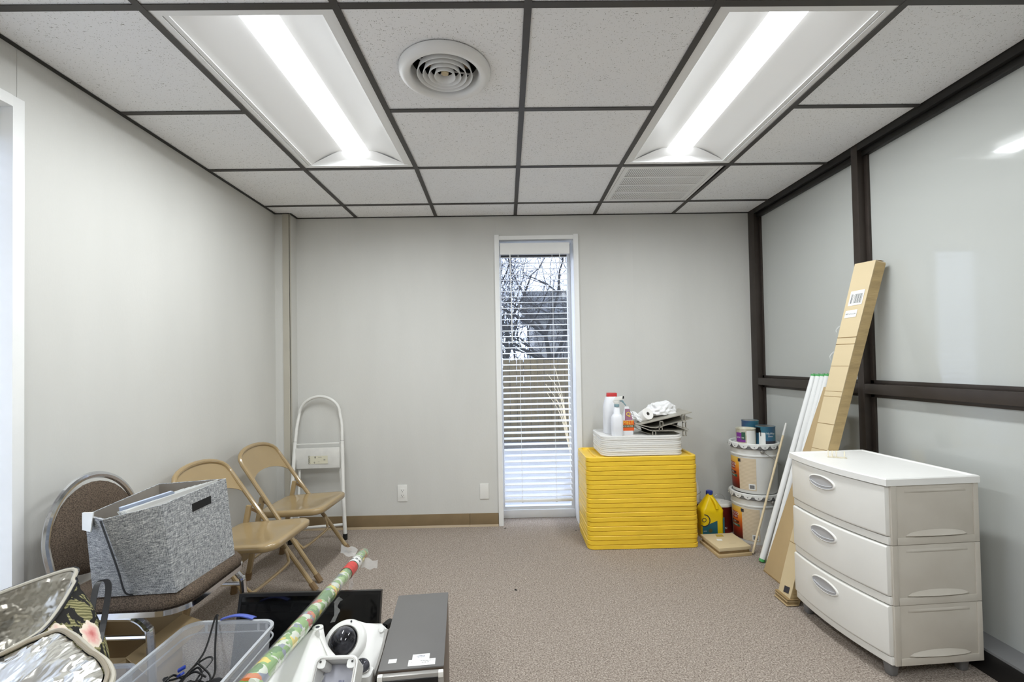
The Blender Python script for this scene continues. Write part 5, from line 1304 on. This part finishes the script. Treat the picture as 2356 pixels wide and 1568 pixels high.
part(t, 'lettering', textbm('NEW 100', .014, lambda x, y: (.0626 * math.cos(F - .6 + x / .0626), .0626 * math.sin(F - .6 + x / .0626), .052 + y)), M_label)
t = can('teal and blue paint can at the front right of the upper pail', (1.752, 3.142, ptop), .060, .125, M_tealcan, [('black_band', F - .1, F + 1.3, .008, .030, M_ink, 0), ('white_label', F - .70, F + .0, .006, .085, M_label, .0004), ('black_drip', F - 1.2, F - .5, .080, .118, M_black, .0002), ('black_drip', F - .52, F - .44, .06, .10, M_black, .0006)])
part(t, 'lettering', textbm('NuWay', .018, lambda x, y: (.0616 * math.cos(F + .55 + x / .0616), .0616 * math.sin(F + .55 + x / .0616), .080 + y)), M_label)
part(t, 'lettering', textbm('Door', .016, lambda x, y: (.0616 * math.cos(F + .55 + x / .0616), .0616 * math.sin(F + .55 + x / .0616), .062 + y)), M_label)
t = can('tall teal can with bare tin rim at the back of the upper pail', (1.712, 3.262, ptop), .054, .150, M_tealcan, [('black_drip', F - .5, F - .2, .01, .05, M_black, 0)])

# yellow jug
t = thing('yellow_jug', 'yellow plastic jug with blue cap and teal label beside the yellow lids', 'jug', (1.408, 3.255, 0))
JW, JD = .150, .105
prof = ((0, 1.0, .02), (.006, 1.03, .025), (.175, 1.03, .025), (.190, 1.05, .025), (.205, .98, .03), (.275, .36, .02), (.285, .30, .018), (.30, .29, .018))
b = NB(); loft(b, [[(x, y, z) for x, y in rrect(JW * k, (JD * k if k > .5 else JW * k), min(r, JW * k * .45), 6)] for z, k, r in prof]); part(t, 'jug_body', b, M_yel2, angle=60)
b = NB(); lathe(b, [(.0225, .292), (.0235, .294), (.0225, .316), (.020, .318), (.001, .318)], seg=24); part(t, 'cap', b, M_blue)
b = NB(); tube(b, smoothpath([(.002, -.020, .276), (.012, -.038, .262), (.022, -.052, .235), (.026, -.056, .208)], 5), .011, 10); part(t, 'handle', b, M_yel2, angle=60)
fy = -JD * 1.03 / 2 - .0006
b = NB(); quad(b, [(-.076, fy, .02), (.028, fy, .02), (.028, fy, .125), (-.076, fy, .085)]); part(t, 'teal_label', b, M_teal)
b = NB(); quad(b, [(.066, fy, .02), (.077, fy, .02), (.077, fy, .15), (.066, fy, .14)]); part(t, 'edge_label', b, M_teal)
b = NB()
for k in range(20):
    a0, a1 = PI * .5 - PI * 1.2 * k / 20, PI * .5 - PI * 1.2 * (k + 1) / 20
    quad(b, [(-.062 + .034 * math.cos(a0), fy - .001, .128 + .036 * math.sin(a0)), (-.062 + .034 * math.cos(a1), fy - .001, .128 + .036 * math.sin(a1)), (-.062 + .041 * math.cos(a1), fy - .001, .128 + .043 * math.sin(a1)), (-.062 + .041 * math.cos(a0), fy - .001, .128 + .043 * math.sin(a0))])
part(t, 'round_mark', b, M_ink)
part(t, 'lettering', textbm('O', .045, lambda x, y: (-.064 + x, fy - .001, .130 + y)), M_ink)
b = NB(); lathe(b, [(.0001, 0), (.014, 0)], (-.022, fy - .0012, .058), 16, Matrix.Rotation(PI / 2, 3, 'X')); part(t, 'label_seal', b, mat('olive_seal', (84, 84, 50), .5))
part(t, 'lettering', textbm('===', .014, lambda x, y: (-.058 + x, fy - .0012, .055 + y)), M_label)
# red cans and white jug behind
t = can('dark red gallon can with white lid between the yellow jug and the pails', (1.540, 3.386, 0), .083, .192, M_dkred, [], False)
b = NB(); lathe(b, [(.086, .183), (.087, .190), (.083, .197), (.070, .197), (.066, .201), (.012, .201), (.010, .210), (.001, .211)], seg=36); part(t, 'white_lid', b, M_white, angle=40)
b = NB(); tube(b, [(.030 + .042 * math.cos(PI - PI * k / 14) - .02, .03, .195 + .052 * math.sin(PI * k / 14)) for k in range(15)], .0014, 6); part(t, 'bail_wire', b, M_tin)
part(t, 'lettering', textbm('STAIN', .022, lambda x, y: (.0838 * math.cos(F + .25 + x / .0838), .0838 * math.sin(F + .25 + x / .0838), .036 + y)), M_label)
t = can('dark red gallon can half hidden behind the yellow lids', (1.366, 3.462, 0), .083, .186, M_dkred, [], False)
t = thing('white_bottle', 'white bottle with blue tag standing behind the yellow jug', 'bottle', (1.370, 3.460, .1865))
b = NB(); lathe(b, [(.001, 0), (.052, 0), (.055, .01), (.055, .07), (.050, .11), (.034, .16), (.030, .185), (.001, .187)], seg=28); part(t, 'bottle', b, M_white, angle=60)
b = NB(); lathe(b, [(.036, .138), (.0335, .16)], seg=28); part(t, 'blue_tag', b, M_blue)
b = NB(); tube(b, [(.0555 * math.cos(a), .0555 * math.sin(a), .06 + .012 * math.cos(a)) for a in [2 * PI * k / 20 for k in range(21)]], .0012, 5, caps=False); part(t, 'band', b, M_ink)

# flat cartons on the floor
CQ = [(1.305, 2.895), (1.520, 2.923), (1.512, 3.150), (1.290, 3.140)]
zc_ = 0
for k, (th, ins, m_, lab) in enumerate(((.019, -.004, M_card, 'lowest flat brown carton on the carpet beside the pails'), (.018, .008, M_carddk, 'middle flat brown carton of the three beside the pails'), (.021, 0, M_card2, 'top flat brown carton with white sticker in front of the yellow jug'))):
    cxm = sum(q[0] for q in CQ) / 4; cym = sum(q[1] for q in CQ) / 4
    f_ = 1 - ins / .11
    ring = [((x - cxm) * f_, (y - cym) * f_) for x, y in CQ]
    t = thing('flat_carton', lab, 'cardboard box', (cxm, cym, zc_), 0, 'flat cartons stacked by the pails')
    b = NB(); hexa(b, [(x, y, 0) for x, y in ring], [(x, y, th) for x, y in ring]); part(t, 'body', b, m_, bevel=.0015)
    b = NB(); bx(b, .000, .035, -.122 * f_ * .98, -.1165 * f_, .002, th + .0005) if False else hexa(b, [(.0, -.1015, .001), (.045, -.0955, .001), (.045, -.05, th - .001), (.0, -.05, th - .001)], [(.0, -.1035 - .004 * (k == 0), .0015), (.045, -.0975 - .004 * (k == 0), .0015), (.045, -.05, th + .0004), (.0, -.05, th + .0004)]); part(t, 'tape', b, M_carddk)
    if k == 2:
        b = NB(); hexa(b, [(-.055, -.005, th), (-.022, -.008, th), (-.016, .022, th), (-.048, .025, th)], [(-.055, -.005, th + .0006), (-.022, -.008, th + .0006), (-.016, .022, th + .0006), (-.048, .025, th + .0006)]); part(t, 'sticker', b, M_label)
        b = NB(); hexa(b, [(-.03, .06, th), (.02, .06, th), (.025, .10, th), (-.02, .10, th)], [(-.03, .06, th + .0004), (.02, .06, th + .0004), (.025, .10, th + .0004), (-.02, .10, th + .0004)]); part(t, 'tape', b, mat('yellow_tape', (176, 150, 70), .4))
    zc_ += th + .0003

# dowel, lamp tubes
b = NB(); q0, q1 = Vector((1.535, 2.935, .008)), Vector((1.872, 3.10, .800)); L_ = (q1 - q0)
t = thing('wooden_dowel', 'thin pale wooden stick leaning on the glass partition', 'stick', tuple(q0))
tube(b, [q0, q0 + L_ * .9], .0068, 10); part(t, 'shaft', b, M_wood, world=True)
b = NB(); tube(b, [q0 + L_ * .9, q1], [.0072, .0060], 10); part(t, 'painted_tip', b, M_white, world=True)
tb_ = [((1.530, 2.822, .0), (1.878, 2.812, 1.132), 'farthest left'), ((1.552, 2.783, 0), (1.878, 2.768, 1.132), 'second from the left'), ((1.607, 2.806, .0), (1.878, 2.727, 1.134), 'third from the left'), ((1.592, 2.765, .0), (1.878, 2.688, 1.136), 'nearest the cardboard sheet')]
for a_, c_, w_ in tb_:
    a_ = Vector(a_) + Vector((0, 0, .006)); c_ = Vector(c_); d = (c_ - a_)
    t = thing('fluorescent_tube', 'white fluorescent lamp tube with green ends leaning on the partition, ' + w_, 'lamp tube', tuple(a_), 0, 'fluorescent tubes leaning on the partition')
    b = NB(); tube(b, [a_ + d * .012, a_ + d * .991], .0165, 18); part(t, 'glass_tube', b, M_tube, world=True)
    for k0, k1 in ((.0, .014), (.990, 1.0)):
        b = NB(); tube(b, [a_ + d * k0, a_ + d * k1], .0168, 14); part(t, 'end_cap', b, M_bulbend, world=True)
    b = NB()
    for s_ in (-1, 1): tube(b, [a_ + d * .999 + Vector((0, s_ * .006, 0)), a_ + d * 1.007 + Vector((0, s_ * .006, 0))], .0018, 6)
    part(t, 'pins', b, M_green, world=True)

# cardboard sheet and tall carton leaning on the partition
t = thing('cardboard_sheet', 'flat folded cardboard sheet leaning behind the tall carton', 'cardboard', (1.48, 2.6, 0))
def sheetp(y, s_, d): 
    x = 1.478 + (1.832 - 1.478) * s_; z = 1.066 * s_; n = Vector((1.066, 0, -.354)).normalized(); return Vector((x, y, z)) + n * d
b = NB(); hexa(b, [sheetp(2.440, 0, 0), sheetp(2.710, 0, 0), sheetp(2.710, 0, .012), sheetp(2.440, 0, .012)], [sheetp(2.505, 1, 0), sheetp(2.662, 1, 0), sheetp(2.662, 1, .012), sheetp(2.505, 1, .012)])
for v_ in b.verts: v_.co.z = max(0.0005, v_.co.z)
part(t, 'panel', b, M_card, world=True, bevel=.001)
b = NB(); q = [sheetp(2.445, .0, .006) + Vector((0, 0, .004)), sheetp(2.705, .0, .006) + Vector((0, 0, .004))]; bar(b, q[0], q[1], .016, .006); part(t, 'dark_edge', b, M_carddk, world=True)
t = thing('tall_carton', 'long narrow brown carton leaning upright against the partition', 'cardboard box', (1.41, 2.37, 0))
def tp(y, s_, d):
    z = .0 + 1.722 * s_; x = 1.383 + (1.872 - 1.383) * s_; n = Vector((1.722, 0, -.489)).normalized(); k = s_; return Vector((x - .034 * k * (y - 2.318) / .096, y - .012 * k, z)) + n * d
TW0, TW1, TT = 2.318, 2.414, .052
NS = 26
rn2 = random.Random(9)
b = NB(); rings = []
offs = [0 if k in (0, NS) else rn2.uniform(-.0012, .0012) for k in range(NS + 1)]
for k in range(NS + 1):
    s_ = k / NS; o_ = offs[k]; rings.append([tp(TW0 + o_, s_, o_), tp(TW1 + o_, s_, o_), tp(TW1 + o_, s_, TT), tp(TW0 + o_, s_, TT)])
for q in rings[0]: q.z = max(.0005, q.z)
loft(b, rings); bmesh.ops.recalc_face_normals(b, faces=b.faces)
part(t, 'carton_body', b, M_card2, world=True, angle=20)
b = NB(); rr2 = []
surf(b, 60, 2, lambda u, v_: tp(TW0 - .0028 - .0022 * abs(mnoise.noise(Vector((u * 60, v_ * 3, 0)))), .004 + .992 * u, .001 + (TT - .002) * v_)); part(t, 'crinkled_side', b, M_cardside, world=True, angle=15, label='crinkled tan side panel')
for s_ in (.165, .245, .31, .375, .445, .52, .60, .615, .69, .755, .775):
    b = NB(); hexa(b, [tp(TW0, s_, -.0010), tp(TW1, s_, -.0010), tp(TW1, s_, .002), tp(TW0, s_, .002)], [tp(TW0, s_ + .0016, -.0010), tp(TW1, s_ + .0016, -.0010), tp(TW1, s_ + .0016, .002), tp(TW0, s_ + .0016, .002)]); part(t, 'crease', b, M_carddk, world=True)
b = NB(); quad(b, [tp(2.332, .872, -.0014), tp(2.398, .870, -.0014), tp(2.398, .914, -.0014), tp(2.332, .916, -.0014)]); part(t, 'shipping_label', b, M_label, world=True)
b = NB()
for k in range(15):
    if k == 3: continue
    y0_ = 2.390 - .0036 * k; quad(b, [tp(y0_, .877, -.0018), tp(y0_ - (.0014 if k % 3 else .0024), .877, -.0018), tp(y0_ - (.0014 if k % 3 else .0024), .905, -.0018), tp(y0_, .905, -.0018)])
part(t, 'barcode', b, M_ink, world=True)
b = NB(); quad(b, [tp(2.345, .836, -.0014), tp(2.402, .834, -.0014), tp(2.402, .856, -.0014), tp(2.345, .858, -.0014)]); part(t, 'shipping_label', b, M_label, world=True)
part(t, 'lettering', textbm('REF:0NV3R', .0105, lambda x, y: tp(2.374 - x, .845 + y / 1.79, -.0018)), M_ink, world=True)
b = NB(); quad(b, [tp(2.335, .030, -.0014), tp(2.375, .026, -.0014), tp(2.375, .044, -.0014), tp(2.335, .048, -.0014)]); part(t, 'base_label', b, M_ink, world=True)
b = NB(); hexa(b, [tp(TW0, 1.0, .002), tp(TW1, 1.0, .002), tp(TW1, 1.0, .0035), tp(TW0, 1.0, .0035)], [tp(TW0 + .004, 1.004, .03), tp(TW1 - .004, 1.004, .03), tp(TW1 - .004, 1.004, TT - .004), tp(TW0 + .004, 1.004, TT - .004)]); part(t, 'end_flap', b, M_carddk, world=True)
for (s_, l_) in ((.80, .045), (.72, .05)):
    b = NB(); q = tp(TW1, s_, .01); surf(b, 4, 2, lambda u, v_: q + Vector((-.004 - .012 * u, .022 * math.sin(PI * u) + .006 * v_, -l_ * (u - .5) + .004 * v_))); part(t, 'loose_tape', b, M_cello, world=True)
rn3 = random.Random(1)
for k in range(4):
    b = NB(); z = .004 + .009 * k; x = 1.376 + rn3.uniform(-.006, .004)
    bx(b, x, x + .055, TW0 - .004 - rn3.uniform(0, .006), TW1 + .004, z, z + .0045)
    part(t, 'torn_layer', b, M_carddk if k % 2 else M_card, world=True)

# ------------------------------------------------------------ white three drawer cart
t = thing('drawer_cart', 'white plastic three drawer cart with grey handles beside the partition', 'drawer cart', (1.617, 2.042, 0), math.radians(3.7))
# local: -x = front, width along y, depth along x
HW, DX0, DX1 = .268, -.190, .185
ZB, ZT = .058, .768
def bow(y, k=.030): return -k * (1 - (y / HW) ** 2)
stepz = (ZT - .028 - ZB) / 3
for k in range(3):
    z0_, z1_ = ZB + stepz * k, ZB + stepz * (k + 1)
    b = NB()
    def sec(x, z, y): return (x, y, z)
    for s_ in (-1, 1):
        ys = (s_ * HW, s_ * (HW - .012))
        bx(b, DX0 + .012, DX1, min(ys), max(ys), z0_ + .001, z1_ - .001)
    bx(b, DX1 - .008, DX1, -HW + .012, HW - .012, z0_ + .001, z1_ - .001)
    part(t, 'frame_section', b, M_cabside, bevel=.002)
    # raised edge ribs and scooped ledges on both sides
    for s_ in (-1, 1):
        b = NB(); yo = s_ * HW
        def fl(u, v_):
            x = -.12 + .255 * u; e = math.sin(PI * u) ** .5
            return (x, yo + s_ * (.0005 + .012 * (1 - v_) * e), z0_ + .035 + .030 * v_ * e * .7)
        surf(b, 14, 4, fl); surf(b, 14, 2, lambda u, v_: (-.12 + .255 * u, yo + s_ * (.0005 + .012 * v_ * math.sin(PI * u) ** .5), z0_ + .030 + .005 * v_))
        part(t, 'side_ledge', b, M_cabside, angle=60)
        b = NB(); surf(b, 14, 3, lambda u, v_: (-.12 + .255 * u, yo + s_ * (.0005 + .005 * math.sin(PI * v_) * math.sin(PI * u) ** .4), z1_ - .030 + .014 * v_)); part(t, 'side_rib', b, M_cabside, angle=60)
        b = NB(); ys = sorted((yo - s_ * .004, yo + s_ * .0035)); bx(b, DX0 + .012, DX0 + .035, *ys, z0_ + .001, z1_ - .001); bx(b, DX1 - .02, DX1 + .0, *ys, z0_ + .001, z1_ - .001); bx(b, DX0 + .03, DX1 - .015, *ys, z0_ + .001, z0_ + .028)
        part(t, 'corner_rib', b, M_cabside, bevel=.0015)
    # bowed rail under the drawer
    b = NB(); n = 20; ring0, ring1 = [], []
    ysamp = [-HW + .004 + (2 * HW - .008) * i / n for i in range(n + 1)]
    outer = [(DX0 + bow(y, .026) + .004, y) for y in ysamp]; inn = [(DX0 + .03, HW - .004), (DX0 + .03, -HW + .004)]
    loft(b, [[(x, y, z) for x, y in outer + inn] for z in (z0_ + .001, z0_ + .030)]); part(t, 'front_rail', b, M_white, bevel=.002)
    # drawer
    zz0, zz1 = z0_ + .034, z1_ - .004
    b = NB(); outer = [(DX0 + bow(y) - .004, y) for y in [-HW + .006 + (2 * HW - .012) * i / n for i in range(n + 1)]]
    inn = [(DX0 + .022, HW - .006), (DX0 + .022, -HW + .006)]
    loft(b, [[(x + .004, y * .995, zz0) for x, y in outer] + [(x, y, zz0) for x, y in inn], [(x, y, zz0 + .006) for x, y in outer + inn], [(x, y, zz1 - .004) for x, y in outer + inn], [(x + .004, y * .995, zz1) for x, y in outer] + [(x, y, zz1) for x, y in inn]])
    dr = part(t, 'drawer', b, M_white, bevel=.003, angle=30)
    b = NB(); bx(b, DX0 + .02, DX1 - .02, -HW + .022, HW - .022, zz0, zz1 - .03); part(t, 'drawer_tub', b, M_white, parent=dr)
    # oval handle: raised rim and grey cup
    yc, zc = .115, zz1 - .055
    yc = .03
    def ov(r_y, r_z, dx):
        out = []
        for i in range(28):
            a = 2 * PI * i / 28; y = yc + r_y * math.cos(a); z = zc + r_z * math.sin(a); out.append((DX0 + bow(y) - .004 + dx, y, z))
        return out
    b = NB(); loft(b, [ov(.083, .032, .001), ov(.080, .030, -.004), ov(.074, .0265, -.005), ov(.071, .0245, -.001)], capb=False, capt=False); part(t, 'handle_rim', b, M_white, parent=dr, angle=70)
    b = NB(); loft(b, [ov(.0735, .0262, -.0040), ov(.068, .022, -.0022), ov(.03, .009, -.0016)], capb=False, capt=True)
    surf(b, 14, 3, lambda u, v_: (DX0 + bow(yc + .066 * (2 * u - 1)) - .005 - .005 * math.sin(PI * v_), yc + .066 * (2 * u - 1), zc - .002 - .010 * math.sin(PI * u) - .005 * v_))
    part(t, 'handle', b, M_handlegrey, parent=dr, angle=60)
# top panel with lip
b = NB(); outer = [(DX0 + bow(y, .032) - .010, y) for y in [-HW - .006 + (2 * HW + .012) * i / 20 for i in range(21)]]
inn = [(DX1 + .006, HW + .006), (DX1 + .006, -HW - .006)]
cen = lambda q, k: ((q[0] - 0) * k, q[1] * k)
R0 = outer + inn
loft(b, [[(x, y, ZT - .028) for x, y in R0], [(x, y, ZT - .004) for x, y in R0], [(x * .985, y * .99, ZT) for x, y in R0], [(x * .93, y * .955, ZT) for x, y in R0], [(x * .91, y * .94, ZT - .004) for x, y in R0]]); part(t, 'top_panel', b, M_white2, bevel=0, angle=30)
for sx, sy in ((DX0 + .035, HW - .045), (DX0 + .035, -HW + .045), (DX1 - .045, HW - .045), (DX1 - .045, -HW + .045)):
    b = NB(); loft(b, [[(sx + x, sy + y, z) for x, y in rrect(w, w, w * .3, 5)] for z, w in ((0, .026), (.004, .034), (.060, .046))]); part(t, 'foot', b, M_footgrey, angle=60)
ztop = ZT
t = thing('binder_comb', 'small cream plastic comb of rings lying on the drawer cart', 'binding comb', (1.545, 2.165, ztop - .0035))
b = NB(); bar(b, (-.035, .018, .0015), (.030, -.020, .0015), .020, .003); part(t, 'spine', b, mat('cream_plastic', (228, 220, 198), .4))
for k in range(5):
    f_ = k / 4; c = Vector((-.032 + .054 * f_, .016 - .032 * f_, .003)); b = NB()
    if k == 3: continue
    tube(b, [c + Vector((.010 * math.cos(a), .015 * math.cos(a), .013 + .014 * math.sin(a))) for a in [(-1.2 + 4.6 * j / 12) for j in range(13)]], .0022, 6); part(t, 'ring', b, MATS['cream_plastic'])

# leaf scraps on the carpet near the window
for i, (x, y, lab) in enumerate(((-.03, 3.50, 'dry leaf scrap on the carpet at the left foot of the back window'), (.49, 3.42, 'dry leaf scrap on the carpet near the yellow lids'), (.03, 2.55, 'tiny dark scrap in the middle of the carpet'))):
    b = NB(); quad(b, [(-.010, -.003, .001), (.0, -.005, .004), (.012, .002, .001), (.002, .006, .003)]); thick(b, .001)
    single('leaf_scrap', b, M_dark, lab, 'leaf', (x, y, .0005), rz=i)
